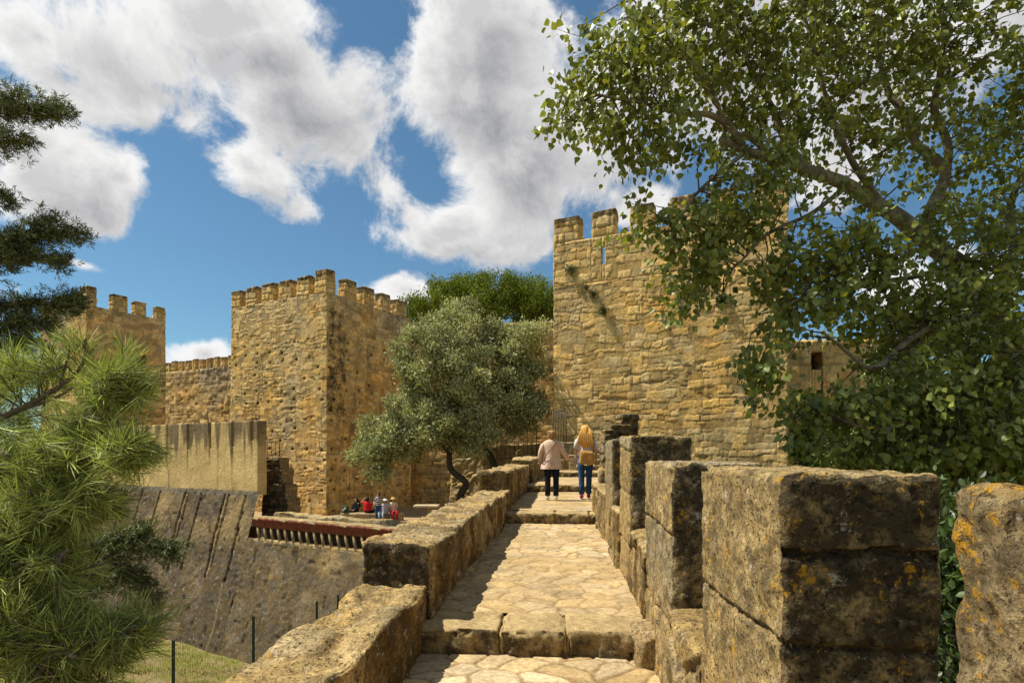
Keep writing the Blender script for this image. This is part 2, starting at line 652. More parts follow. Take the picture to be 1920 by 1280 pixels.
def attr_mat(name, rough=.8, spec=.2, scale=30.0, amt=.15, bump=0.0, bdist=.01):
    """colour from the mesh with a little variation"""
    m, t = new_mat(name)
    co = t.n('ShaderNodeTexCoord').outputs['Object']
    c = t.n('ShaderNodeAttribute', attribute_name='Col').outputs['Color']
    n = t.noise(co, scale, 5)
    f = t.rng(n, .3, .7, 1 - amt, 1 + amt)
    c = t.mix(1.0, c, t.n('ShaderNodeCombineColor', {0: f, 1: f, 2: f}).outputs[0], 'MULTIPLY')
    nm = t.n('ShaderNodeBump', {'Strength': bump, 'Distance': bdist, 'Height': n}).outputs[0] if bump else None
    finish(t, c, rough, spec, nm)
    return m


def plain_mat(name, color, rough=.7, spec=.3, scale=30.0, amt=.18, bump=.2, metallic=0.0, bdist=.01):
    m, t = new_mat(name)
    co = t.n('ShaderNodeTexCoord').outputs['Object']
    n = t.noise(co, scale, 6, .6)
    f = t.rng(n, .3, .7, 1 - amt, 1 + amt)
    c = t.mix(1.0, rgba(color), t.n('ShaderNodeCombineColor', {0: f, 1: f, 2: f}).outputs[0], 'MULTIPLY')
    nm = t.n('ShaderNodeBump', {'Strength': bump, 'Distance': bdist, 'Height': n}).outputs[0]
    finish(t, c, rough, spec, nm, Metallic=metallic)
    return m


def leaf_mat(name, rough=.5, spec=.3, transl=.3, tcol=(1.25, 1.35, .55)):
    m, t = new_mat(name)
    c = t.n('ShaderNodeAttribute', attribute_name='Col').outputs['Color']
    b = t.n('ShaderNodeBsdfPrincipled', {'Base Color': c, 'Roughness': rough, 'Specular IOR Level': spec})
    tr = t.n('ShaderNodeBsdfTranslucent', {'Color': t.mix(1.0, c, rgba(tcol), 'MULTIPLY')})
    mx = t.n('ShaderNodeMixShader', {0: transl, 1: b.outputs[0], 2: tr.outputs[0]})
    o = t.n('ShaderNodeOutputMaterial')
    t.put(o.inputs[0], mx.outputs[0])
    return m


def bark_mat(name, c1, c2, scale=6.0):
    m, t = new_mat(name)
    co = t.n('ShaderNodeTexCoord').outputs['Object']
    n = t.noise(co, scale, 7, .65)
    v = t.noise(co, scale * 5, 5, .6)
    c = t.mix(t.rng(n, .38, .62), rgba(c1), rgba(c2))
    f = t.rng(v, .3, .7, .7, 1.25)
    c = t.mix(1.0, c, t.n('ShaderNodeCombineColor', {0: f, 1: f, 2: f}).outputs[0], 'MULTIPLY')
    nm = t.n('ShaderNodeBump', {'Strength': .7, 'Distance': .02, 'Height': v}).outputs[0]
    finish(t, c, .9, .1, nm)
    return m


M_TOWER = stone_mat('tower_limestone', .60, streak=.75, bump=.9, pits=.55, con=1.25, bd=.22, mott=.26)
M_NEAR = stone_mat('parapet_limestone', 1.9, orange=1.6, white=.8, bump=1.0, pits=.95, con=1.6, mott=.78)
M_NEAR2 = stone_mat('lichened_limestone', 1.7, orange=3.4, white=.6, bump=1.2, pits=.95, con=1.6, mott=.8)
M_CAP = stone_mat('mossy_limestone', 1.6, orange=1.05, white=1.1, bump=1.0, pits=.9, con=1.5, mott=.5)
M_PATH = stone_mat('paving_stone', 1.5, bump=.22, pits=.15)
M_SCARP = stone_mat('scarp_stone', .9, white=.9, bump=.9, pits=.6, streak=.45, con=1.2)
M_PLASTER = stone_mat('lime_plaster', .5, streak=.25, bump=.35, pits=.10, con=.7)
M_IRON = plain_mat('dark_iron', (.035, .03, .027), .55, .4)
M_GREENPOST = plain_mat('green_paint', (.012, .035, .024), .45, .4, amt=.1, bump=.05)
M_RED = plain_mat('red_oxide_boards', (.165, .045, .022), .8, .15, scale=7, amt=.45, bump=.5)
M_STRUT = plain_mat('pale_timber', (.28, .20, .10), .85, .1, scale=9, amt=.3, bump=.4)
M_DARKWOOD = plain_mat('tarred_boards', (.05, .04, .03), .9, .1, scale=6, amt=.3)
M_POPLAR = leaf_mat('poplar_leaf', .42, .42, .30, (1.3, 1.25, .5))
M_OLIVE = leaf_mat('olive_leaf', .65, .12, .18, (1.1, 1.2, .7))
M_PINE = leaf_mat('pine_needle', .6, .2, .18, (1.2, 1.25, .6))
M_DARKLEAF = leaf_mat('cedar_needle', .6, .2, .10)
M_BARK_P = bark_mat('poplar_bark', (.27, .225, .15), (.12, .096, .062), 5)
M_BARK_O = bark_mat('olive_bark', (.045, .035, .026), (.075, .058, .04), 6)
M_BARK_N = bark_mat('pine_bark', (.12, .085, .06), (.20, .165, .12), 8)

# ------------------------------------------------------------------ ground
def ground_mat():
    m, t = new_mat('dry_earth_and_grass')
    co = t.n('ShaderNodeTexCoord').outputs['Object']
    n = t.noise(co, .9, 6, .6)
    n2 = t.noise(co, 9, 6, .65)
    c = t.mix(t.rng(n, .42, .58), (.24, .18, .085, 1), (.17, .165, .038, 1))
    f = t.rng(n2, .3, .7, .6, 1.35)
    c = t.mix(1.0, c, t.n('ShaderNodeCombineColor', {0: f, 1: f, 2: f}).outputs[0], 'MULTIPLY')
    nm = t.n('ShaderNodeBump', {'Strength': .8, 'Distance': .06, 'Height': n2}).outputs[0]
    finish(t, c, .95, .05, nm)
    return m


M_GROUND = ground_mat()
M_DIRT = plain_mat('trodden_dirt', (.30, .215, .115), .95, .05, scale=3, amt=.25, bump=.5, bdist=.04)
LA = Vector((-2.0, 23.6, 0))                 # the terrace edge: starts by the walkway, runs away to the left
LD = Vector((-.872, .490, 0)).normalized()
LN = Vector((-.490, -.872, 0)).normalized()  # outwards, over the moat
L_ANG = math.atan2(-LD.y, -LD.x)


def moat_z(x, y):
    """floor of the dry moat: falls from the fence to the foot of the scarp"""
    d = (x - LA.x) * LN.x + (y - LA.y) * LN.y     # distance out from the terrace edge
    return -9.65 + 1.45 * sstep(d, 2.5, 9.5) - .25 * sstep(d, 12, 30)


def build_ground():
    def axis(lo, hi, fl, fh, fine):
        mid = np.arange(fl, fh + 1e-6, fine)
        a = fl - np.geomspace(fine * 2, fl - lo, 14)
        b = fh + np.geomspace(fine * 2, hi - fh, 14)
        return np.concatenate([a[::-1], mid, b])
    xs = axis(-900, 900, -24, 24, .5)
    ys = axis(-900, 900, -4, 40, .5)
    X, Y = np.meshgrid(xs, ys, indexing='ij')
    x, y = X.ravel(), Y.ravel()
    z = moat_z(x, y)
    p = np.stack([x * .35, y * .35, 0 * x], 1)
    z = z + .16 * fbm(p, 4, 3)
    idx = np.arange(len(x)).reshape(X.shape)
    Q = np.stack([idx[:-1, :-1], idx[1:, :-1], idx[1:, 1:], idx[:-1, 1:]], -1).reshape(-1, 4)
    o = mk('ground', np.stack([x, y, z], 1), Q, M_GROUND)
    tag(o, kind='structure')
    # terrace on which the towers stand
    e = 0.35
    pts = [LA - LN * e, LA + LD * 60 - LN * e, Vector((-60, 110, 0)), Vector((70, 110, 0)), Vector((70, 36, 0)), Vector((12, 29, 0)), Vector((2, 28.5, 0))]
    V = [(p.x, p.y, -3.8) for p in pts] + [(p.x, p.y, -10.5) for p in pts]
    n = len(pts)
    me = bpy.data.meshes.new('terrace')
    me.from_pydata(V, [], [tuple(range(n))[::-1]] + [(i, (i + 1) % n, n + (i + 1) % n, n + i) for i in range(n)])
    me.materials.append(M_DIRT)
    o = bpy.data.objects.new('terrace', me)
    COL.objects.link(o)
    tag(o, kind='structure')


build_ground()


def build_grass():
    n = 26000
    x = RNG.uniform(-19, -3.5, n)
    y = RNG.uniform(14, 32, n)
    d = (x - LA.x) * LN.x + (y - LA.y) * LN.y
    nz = fbm(np.stack([x * .6, y * .6, 0 * x], 1), 3, 9)
    k = (d > 2.4) & (d < 12) & (nz + RNG.uniform(-.35, .35, n) > -.12)
    x, y, d, nz = x[k], y[k], d[k], nz[k]
    n = len(x)
    z = moat_z(x, y) + .16 * fbm(np.stack([x * .35, y * .35, 0 * x], 1), 4, 3) - .02
    h = RNG.uniform(.05, .2, n)
    a = RNG.uniform(0, 2 * np.pi, n)
    w = .02
    lean = RNG.normal(0, .06, (n, 2))
    b = np.stack([x, y, z], 1)
    v0 = b + np.stack([np.cos(a) * w, np.sin(a) * w, 0 * a], 1)
    v1 = b - np.stack([np.cos(a) * w, np.sin(a) * w, 0 * a], 1)
    v2 = b + np.stack([lean[:, 0], lean[:, 1], h], 1)
    V = np.stack([v0, v1, v2], 1).reshape(-1, 3)
    T = np.arange(3 * n).reshape(-1, 3)
    g = np.array([.20, .215, .040])[None] * RNG.uniform(.6, 1.3, (n, 1))
    dry = np.array([.42, .32, .12])[None] * RNG.uniform(.7, 1.2, (n, 1))
    c = np.where(RNG.random((n, 1)) < .45 - nz[:, None] * .5, dry, g)
    C = np.repeat(np.concatenate([c, np.ones((n, 1))], 1), 3, 0)
    o = mk('grass', V, T, leaf_mat('grass_blade', .6, .2, .25), col=C, smooth=False)
    tag(o, 'short dry yellow green grass along the floor of the moat', 'grass', kind='stuff')


build_grass()


# ------------------------------------------------------------------ towers and curtain walls
def tower_extra(seed, zt, putlog=True, courses_top=None, corner=None, stains_shade=()):
    """body relief: putlog holes, eroded hollows, a rubble band under the crenels, big quoins"""
    def fn(P, nrm, Wd, C, cr):
        an = np.abs(nrm)
        side = an[:, 2] < .5
        u = np.where(an[:, 0] > an[:, 1], P[:, 1] + 40, P[:, 0])
        z = P[:, 2]
        if putlog:
            gu = u / 1.15 + .5 * _hash(np.floor(z / .62).astype(np.int64), np.zeros(len(z), int), np.zeros(len(z), int), seed)
            gz = z / .62
            iu, iz = np.floor(gu).astype(np.int64), np.floor(gz).astype(np.int64)
            zr = np.zeros_like(iu)
            du = (gu - iu - .5) * 1.15 + .25 * (_hash(iu, iz, zr, seed + 3) - .5)
            dz = (gz - iz - .5) * .62 + .2 * (_hash(iu, iz, zr, seed + 4) - .5)
            on = _hash(iu, iz, zr, seed + 5) < .5
            hole = side & on & (z < zt * .82) & (np.hypot(du * .9, dz * 1.15) < .105)
            Wd[hole] -= nrm[hole] * .13
            C[hole] *= .42
        er = fbm(P * np.array([.9, .9, 2.2]) + seed, 4, seed + 70)
        m = side & (er > .40)
        Wd[m] -= nrm[m] * (.03 * sstep(er[m], .40, .55))[:, None]
        C[m] *= (1 - .25 * sstep(er[m], .40, .55))[:, None]
        # grey weathering, broad and uneven; the head of the wall is the most weathered
        wz = fbm(P * np.array([.35, .35, .2]) + seed * 2, 4, seed + 80)
        g = np.clip(.35 * sstep(wz, .05, .5) + .30 * sstep(z, zt - 2.6, zt - .2), 0, .6)
        grey = C.mean(1, keepdims=True) * np.array([[1.02, .93, .70]])
        C = C * (1 - g[:, None]) + grey * g[:, None] * .86
        wr = fbm(P * np.array([.55, .55, .5]) + seed * 4, 3, seed + 85)
        C = C * (1 + sstep(wr, .05, .5)[:, None] * np.array([[.10, -.02, -.22]]))
        cr = np.maximum(cr, .32 * sstep(z, zt - 2.2, zt) + .16 * sstep(wz, .1, .5))
        for (ax, s0, s1, z0, z1, amt) in stains_shade:
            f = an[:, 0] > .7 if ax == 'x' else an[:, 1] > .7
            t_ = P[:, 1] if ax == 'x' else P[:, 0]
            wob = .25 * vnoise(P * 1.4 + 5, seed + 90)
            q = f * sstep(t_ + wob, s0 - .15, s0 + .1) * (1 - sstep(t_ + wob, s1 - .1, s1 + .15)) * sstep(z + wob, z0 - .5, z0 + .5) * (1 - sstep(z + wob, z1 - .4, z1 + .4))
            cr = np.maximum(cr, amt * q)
        return Wd, C, cr
    return fn


def merlon_crust(P, nrm, size):
    return .30 * sstep(P[:, 2], size[2] * .25, size[2]) + .22


def tower(name, label, loc, theta, w, d, ht, front, right, left=(), mh=1.3, mt=.6, res=.09, seed=1, slit=None, deck=0.0,
          ch=.34, cw=.6, pattern='course', stains_shade=(), putlog=True, fade=.72, **kw):
    """loc: foot of the front left corner; front / right / left: merlon spans along each side"""
    root = tag(empty(name, loc, -theta), label, 'tower', 'towers of the castle')
    body_h = ht - deck
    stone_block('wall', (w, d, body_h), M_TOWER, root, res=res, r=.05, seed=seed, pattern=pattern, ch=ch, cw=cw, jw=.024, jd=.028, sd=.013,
                rough=((.35, .02), (2.4, .006), (5.5, .009), (12.0, .010)), var=.30, warp=.062, fade=fade, extra=tower_extra(seed, ht, putlog, stains_shade=stains_shade), **kw)
    if deck:
        def par(size, off, nm='parapet'):
            stone_block(nm, size, M_TOWER, root, loc=(off[0], off[1], body_h + off[2]), res=res, r=.008, seed=seed + 3, ch=ch, cw=cw, jw=.024,
                        jd=.028, sd=.013, rough=((2.4, .006), (5.5, .009), (12.0, .010)), var=.30, warp=.062, fade=.6, crust_shade=lambda P, n, s: .16 + 0 * P[:, 2], bottom=True)
        if slit:
            s0, s1, z0, z1 = slit
            V = []
            par((s0 - .5, mt, deck), (0, 0, 0))
            par((.5, .16, deck), (s0 - .5, .004, 0), 'embrasure')        # the loop is splayed inwards
            par((w - s1, mt, deck), (s1, 0, 0))
            par((s1 - s0, .15, z0), (s0, .008, 0), 'embrasure')
            par((s1 - s0, .15, deck - z1), (s0, .008, z1), 'embrasure')
        else:
            par((w, mt, deck), (0, 0, 0))
        par((mt, d - mt, deck), (w - mt, mt, 0))
        par((mt, d - mt, deck), (0, mt, 0))
    k = 0

    def merlon(x, y, sx, sy, h):
        stone_block('merlon', (sx, sy, h), M_TOWER, root, loc=(x, y, ht - .03), res=.06, r=.06, seed=seed * 7 + k, ch=.36, cw=.5, jw=.045, jd=.045,
                    sd=.03, rough=((1.6, .03), (7.0, .022)), var=.28, crust_shade=merlon_crust)
    for (a, b, hh) in front:
        k += 1
        merlon(a, 0, b - a, mt, mh * hh)
    for (a, b, hh) in right:
        k += 1
        merlon(w - mt, a, mt, b - a, mh * hh)
    for (a, b, hh) in left:
        k += 1
        merlon(0, a, mt, b - a, mh * hh)
    return root


T1_A = math.radians(25)
T1_Z0 = -8.0
tower('tower', 'big golden rubble tower at the head of the stairs, leaves hanging over it',
      (1.92, 27.0, T1_Z0), T1_A, 9.9, 9.0, 9.75 - T1_Z0,
      [(0, 1.28, 1.0), (1.86, 2.95, 1.02), (3.6, 4.65, .98), (5.3, 6.3, 1.03), (6.95, 7.95, 1.0), (8.65, 9.9, 1.0)],
      [(1.9, 2.9, 1), (3.6, 4.6, 1), (5.3, 6.3, 1)], [(1.9, 2.9, 1), (3.6, 4.6, 1)], mh=1.2, res=(.042, .14, .042), seed=5,
      slit=(2.33, 2.48, .75, 1.55), deck=2.0, ch=.27, cw=.46,
      stains_shade=[('y', 5.0, 6.3, 10.5, 17, .40), ('y', 1.2, 1.8, 13, 16.2, .30)], putlog=False)

T2_A = math.radians(28.05)
T2_Z0 = -5.0
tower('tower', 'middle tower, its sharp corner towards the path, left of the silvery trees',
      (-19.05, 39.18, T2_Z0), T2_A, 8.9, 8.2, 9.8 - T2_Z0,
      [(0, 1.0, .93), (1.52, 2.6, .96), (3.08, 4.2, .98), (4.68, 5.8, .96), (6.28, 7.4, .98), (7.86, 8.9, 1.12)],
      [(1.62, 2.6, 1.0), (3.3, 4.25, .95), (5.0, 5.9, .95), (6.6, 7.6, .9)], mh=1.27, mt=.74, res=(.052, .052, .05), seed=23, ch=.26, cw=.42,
      stains_shade=[('x', .0, 8.4, 5.5, 15.0, .27), ('x', .0, 1.6, 7.2, 14.0, .46), ('y', 7.5, 7.85, 9, 12.5, .35), ('y', 3.0, 3.3, 8, 11, .45), ('y', 3.9, 4.15, 7.5, 10, .42),  # first entry: shade painted over the whole right face
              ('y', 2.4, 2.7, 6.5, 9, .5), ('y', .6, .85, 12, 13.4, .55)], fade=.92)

T3_A = math.radians(29.6)
T3_Z0 = -4.5
tower('tower', 'farthest tower on the left, half behind the pine branches, its right face in shade',
      (-33.6, 41.2, T3_Z0), T3_A, 6.6, 5.1, 9.75 - T3_Z0,
      [(0, .9, .9), (1.6, 2.5, .9), (3.2, 4.1, .9), (4.5, 5.3, .92), (5.55, 6.6, 1.15)], [(1.55, 2.5, 1.0), (3.0, 3.75, .85), (4.45, 5.1, .8)],
      mh=1.15, res=.12, seed=37, ch=.3, cw=.5, slit=None, stains_shade=[('x', 1.5, 2.3, 10.3, 11.3, .6), ('x', 2.7, 3.6, 10.2, 11.4, .6)])


def curtain(label, p0, p1, z0, z1, thick, seed, merl=None, res=.13, tilt=0.0, **kw):
    p0, p1 = Vector(p0), Vector(p1)
    d = p1 - p0
    root = tag(empty('curtain_wall', (p0.x, p0.y, z0), math.atan2(d.y, d.x)), label, 'castle wall', 'curtain walls between the towers')
    ln = d.length
    stone_block('wall', (ln, thick, z1 - z0), M_TOWER, root, res=res, r=.05, seed=seed, ch=.32, cw=.5, jw=.05, jd=.05, sd=.04,
                rough=((.5, .06), (2.2, .022), (7, .025)), warp=.05, extra=tower_extra(seed, z1 - z0), **kw)
    if merl:
        pitch, wd, h = merl
        for i in range(int(ln / pitch)):
            stone_block('merlon', (wd, .5, h * (1 + .06 * math.sin(i * 2.3))), M_TOWER, root, loc=(i * pitch + .05, 0, z1 - z0 - .03), res=.11, r=.06, seed=seed + i,
                        ch=.3, cw=.4, jw=.04, jd=.04, sd=.03, rough=((1.6, .06), (7.0, .03)), crust_shade=merlon_crust)
    return root


curtain('long sunlit curtain wall with a row of small merlons, between the two left towers', (-37.0, 56.4), (-15.2, 46.0), -4.5, 7.6, 1.4, 51,
        (.96, .62, .98))
curtain('plain curtain wall in the shade behind the silvery tree', (-8.5, 44.6), (9.0, 41.5), -4.2, 9.75, 1.6, 57)


def right_wall():
    root = tag(empty('curtain_wall', (9.5, 34.2, -9.0), math.radians(-4)), 'sunlit stretch of wall with one small dark window, glimpsed through the leafy branches',
               'castle wall', 'curtain walls between the towers')
    wx, wz, ww, wh = 7.93, 13.9, .62, 1.0       # the window
    parts = [((wx, 1.5, 15.6), (0, 0, 0)), ((14 - wx - ww, 1.5, 15.6), (wx + ww, 0, 0)), ((ww, 1.46, wz), (wx, .02, 0)), ((ww, 1.46, 15.6 - wz - wh), (wx, .02, wz + wh))]
    for sz, off in parts:
        stone_block('wall', sz, M_TOWER, root, loc=off, res=.13, r=.03, seed=61, ch=.4, cw=.8, jw=.05, jd=.04, sd=.03, bottom=True,
                    rough=((.5, .06), (2.2, .04), (7, .02)), warp=.03)
    b = Acc().box((wx + ww / 2, 1.2, wz + wh / 2), (ww + .1, .1, wh + .1))
    b.done('window', M_DARKWOOD, root, smooth=False)


right_wall()


# ------------------------------------------------------------------ scarp, plaster wall, terrace edge
def lp(s, out=0.0, z=0.0):
    p = LA + LD * s + LN * out
    return Vector((p.x, p.y, z))


def s_of(px):
    t = (px - CX) / F
    return (t * LA.y - LA.x) / (LD.x - t * LD.y)


BAT = .29
TOPZ = -1.96


def scarp_section(root, s0, s1, ztop, seed, grooves, base):
    res = .065
    ns, nt = int((s1 - s0) / res), int((ztop + 10.6) / res)
    s = np.linspace(s0, s1, ns + 1)
    q = np.linspace(0, ztop + 10.6, nt + 1)
    S, Qd = np.meshgrid(s, q, indexing='ij')
    S, Qd = S.ravel(), Qd.ravel()
    e, r1, r2 = cells(S + .1 * vnoise(np.stack([S * 2, Qd * 2, 0 * S], 1), 3), Qd, .26, seed, 1.5)
    p3 = np.stack([S, Qd, 0 * S + seed], 1)
    j = 1 - sstep(e, .01, .05)
    ero = sstep(fbm(p3 * .5, 3, seed), -.25, .3)
    h = (-.025 * j + .03 * (r1 - .5)) * ero + .05 * fbm(p3 * .9, 4, seed + 1) + .022 * fbm(p3 * 5, 3, seed + 2) + .02 * vnoise(p3 * 11, seed + 8)
    C = shade_cols(len(S), base, .20 * .9, r1 * ero + .5 * (1 - ero), r2)
    pale = sstep(fbm(p3 * np.array([.9, .7, 1]) + 4, 4, seed + 3), .05, .45)
    C = C * (1 + .5 * pale[:, None])
    och = sstep(fbm(p3 * .35 + 8, 3, seed + 5), .1, .4) * (1 - sstep(Qd + .6 * fbm(p3 * .8, 3, 2), 1.6, 3.4))
    C = C * (1 - .55 * och[:, None]) + np.array([.42, .29, .12])[None] * .55 * och[:, None]
    hol = vnoise(p3 * np.array([3.4, 3.6, 1]), seed + 11) > .70
    h = h - .04 * hol
    C[hol] *= .55
    for (gs, gl, wd, pair) in grooves:
        wob = .025 * vnoise(np.stack([Qd * .8, 0 * S + gs, 0 * S], 1), 5)
        dd = S - gs + wob
        m = (np.abs(dd) < wd) & (Qd > .25) & (Qd < gl)
        h = np.where(m, h - .20, h)
        C[m] *= .16
        if pair:
            mp = (dd > -wd - .18) & (dd < -wd) & (Qd > .25) & (Qd < gl)
            C[mp] = np.array([.27, .185, .085])[None] * (.8 + .4 * r1[mp])[:, None]
            m2 = (dd > -wd - .28) & (dd < -wd - .18) & (Qd > .25) & (Qd < gl)
            h = np.where(m2, h - .20, h)
            C[m2] *= .16
    if grooves:                                   # one groove runs on down as a pale scar
        gs = grooves[0][0]
        wob = .16 * vnoise(np.stack([Qd * .9, 0 * S, 0 * S + 2], 1), 15)
        m = (np.abs(S - gs + wob) < .045) & (Qd > grooves[0][1] - .1)
        C[m] = (.27, .20, .105)
        cap = Qd < .28
        C[cap] = C[cap] * .5 + np.array([.085, .075, .060])
    out = (Qd + TOPZ - ztop) * BAT
    nx = np.array([LN.x, LN.y, BAT]) / math.hypot(1, BAT)
    P = np.array([LA.x, LA.y, ztop])[None] + S[:, None] * np.array([LD.x, LD.y, 0])[None] + out[:, None] * np.array([LN.x, LN.y, 0])[None] - Qd[:, None] * np.array([0, 0, 1])[None]
    P = P + nx[None] * h[:, None]
    idx = np.arange(len(S)).reshape(ns + 1, nt + 1)
    Q = np.stack([idx[:-1, :-1], idx[:-1, 1:], idx[1:, 1:], idx[1:, :-1]], -1).reshape(-1, 4)[:, ::-1]
    # a body behind the face
    col = np.concatenate([np.clip(C, .01, .8), (.14 + .16 * sstep(fbm(p3 * .6 + 2, 3, seed + 9), 0, .5))[:, None]], 1)
    mk('wall_section', P, Q, M_SCARP, root, col=col)


def scarp():
    root = tag(empty('scarp_wall'), 'sloping grey brown scarp of rubble above the moat, with dark slanting grooves', 'retaining wall')
    gs = [(463, 4.6, 0), (425, 4.5, 1), (380, 4.3, 0), (350, 4.4, 1), (303, 4.4, 0), (270, 4.3, 0), (237, 4.3, 0), (205, 4.0, 0)]
    grooves = [(s_of(px), ln, .068, pair) for px, ln, pair in gs]
    s12 = s_of(486)
    scarp_section(root, -.8, s12, -4.22, 71, [], (.150, .110, .060))
    scarp_section(root, s12, 40.0, TOPZ, 73, grooves, (.118, .088, .052))


scarp()


def plaster_wall():
    s0, s1 = s_of(481), 40.0
    ln = s1 - s0
    root = tag(empty('plastered_wall', lp(s1, -.07, -2.15), L_ANG), 'tall ochre plastered wall streaked black below its row of vertical slots, on top of the scarp', 'wall')
    slots = [ln - (s_of(px) - s0) for px in (470, 434, 391, 350, 311, 272, 237, 205)]

    def ex(P, nrm, Wd, C, cr):
        f = nrm[:, 1] < -.6
        z, u = P[:, 2], P[:, 0]
        st = fbm(np.stack([u * 2.6, z * .16, 0 * u], 1), 4, 8)
        top = sstep(z, 1.4, 3.8)
        streak = sstep(st * 1.25 + .85 * (top - .52) + .15 * fbm(P * 2, 3, 4), -.02, .42)
        dark = np.array([.085, .068, .045])[None]
        C = C * (1 - .80 * streak[:, None]) + dark * .80 * streak[:, None]
        fine = sstep(fbm(np.stack([u * 7, z * .22, 0 * u + 3], 1), 3, 18),   .12, .5) * .40 * sstep(z, .6, 3.4)
        C = C * (1 - fine[:, None]) + dark * fine[:, None]
        for s in slots:
            wz = 3.76 - 1.25 - .3 * math.sin(s * 3)
            m = f & (np.abs(u - s) < .085) & (z > wz)
            Wd[m] += np.array([0, .20, 0])
            C[m] = np.array([.30, .16, .05])
            q2 = f * np.exp(-((u - s + .04 + .05 * vnoise(P * 1.3, 7)) / .085) ** 2) * (z < wz) * sstep(z, wz - 1.5 - .6 * math.cos(s * 5), wz - .1)
            C = C * (1 - .75 * q2[:, None])
            m3 = f & (np.abs(u - s - .13) < .05) & (z > wz)
            C[m3] *= .5
        C = C * (1 + .14 * fbm(P * .8, 3, 6))[:, None]
        return Wd, C, cr
    stone_block('wall', (ln, .55, 3.86), M_PLASTER, root, res=.05, r=.03, seed=81, pattern=None, base=(.60, .425, .180), rough=((.8, .03), (5, .012)), extra=ex)


plaster_wall()


def terrace_parapet():
    root = tag(empty('terrace_parapet', lp(s_of(500), -.42, -4.4), L_ANG), 'low rough stone wall along the terrace edge above the red boarding', 'wall')
    ln = s_of(500)

    def ex(P, nrm, Wd, C, cr):
        f = sstep(P[:, 2], .3, 1.2)
        Wd[:, 2] += f * (.10 * fbm(P * 1.6, 3, 2) + .05 * np.sin(P[:, 0] * 1.9))
        return Wd, C, cr
    stone_block('wall', (ln, .62, 1.34), M_CAP, root, res=.06, r=.09, seed=83, pattern='cells', cells_size=.35, jd=.03, sd=.03, base=(.42, .31, .15),
                rough=((2, .05), (7, .02)), extra=ex)
    # red boarded overhang
    root = tag(empty('timber_overhang', lp(s_of(497), 0, 0), L_ANG), 'long overhang of overlapping red boards on pale slanted struts, below the terrace', 'wooden overhang')
    L = s_of(497) - .2
    n = 24
    pitch = L / n
    Acc().box((L / 2, -.22, -3.96), (L, .05, .62)).done('back_panel', M_DARKWOOD, root, smooth=False)
    for i in range(n):
        x0 = i * pitch
        # a board: a slab sloping from the outer top edge inwards, each lapping over the next
        t_ = .035
        a = np.array([(x0 - .06, -.76, -3.26), (x0 + pitch + .12, -.66, -3.34), (x0 + pitch + .16, -.60, -3.68), (x0 + .03, -.68, -3.63)])
        nn = np.cross(a[1] - a[0], a[3] - a[0])
        nn /= np.linalg.norm(nn)
        V = np.concatenate([a, a - nn * t_ * (1 if nn[1] < 0 else -1)])
        Q = np.array([(0, 1, 2, 3), (7, 6, 5, 4), (0, 4, 5, 1), (1, 5, 6, 2), (2, 6, 7, 3), (3, 7, 4, 0)])
        Acc().add(V, Q).done('board', M_RED, root, smooth=False)
        top = Acc().add(np.array([(x0 - .05, -.77, -3.25), (x0 + pitch + .12, -.67, -3.34), (x0 + pitch + .12, -.48, -3.33), (x0 - .05, -.56, -3.24),
                                  (x0 - .05, -.77, -3.21), (x0 + pitch + .12, -.67, -3.30), (x0 + pitch + .12, -.48, -3.29), (x0 - .05, -.56, -3.20)]),
                        np.array([(3, 2, 1, 0), (4, 5, 6, 7), (0, 1, 5, 4), (1, 2, 6, 5), (2, 3, 7, 6), (3, 0, 4, 7)]))
        top.done('top_board', M_RED if i % 4 else M_STRUT, root, smooth=False)
        Acc().tube([(x0 + pitch * .40, -.58, -3.60), (x0 + pitch * .6, -.60, -3.95), (x0 + pitch * .85, -.64, -4.26)], .075, 7).done('strut', M_STRUT, root)
    stone_block('ledge_top', (L, .62, .30), M_CAP, root, loc=(0, -.60, -3.46), res=.06, r=.05, seed=87, pattern='cells', cells_size=.3, base=(.42, .31, .15), jd=.02, sd=.02, rough=((2, .03), (7, .02)), bottom=True)
    b = stone_block('sill', (L, .72, .17), M_SCARP, root, loc=(0, -.70, -4.40), res=.07, r=.04, seed=85, base=(.40, .29, .14), pattern='course', ch=.3, cw=.4)


terrace_parapet()


def ruined_pier():
    s = s_of(490)
    root = tag(empty('ruined_pier', at(489, 850, 31.4) + Vector((0, 0, -3.9)), math.radians(-16)), 'dark ragged stump of masonry beside the plastered wall, under the iron railing', 'ruin')
    for i, (x, y, z, sx, sy, sz) in enumerate([(0, 0, 0, 1.62, 1.3, 1.5), (.02, .06, 1.46, 1.46, 1.2, .75), (-.02, .1, 2.18, 1.26, 1.1, .85), (.05, .15, 3.0, 1.0, 1.0, .70)]):
        stone_block('masonry_block', (sx, sy, sz), M_TOWER, root, loc=(x, y, z), res=.06, r=.10, seed=90 + i, ch=.26, cw=.4, jw=.06, jd=.09, sd=.09,
                    rough=((1.3, .12), (4, .06), (9, .02)), base=(.30, .22, .11), crust_shade=lambda P, n, s: .34 + .2 * (n[:, 1] < -.3))


ruined_pier()


# ------------------------------------------------------------------ the walkway
Z0, Z1, Z2, Z3, Z4 = -1.47, -1.27, -1.07, -.87, -.67


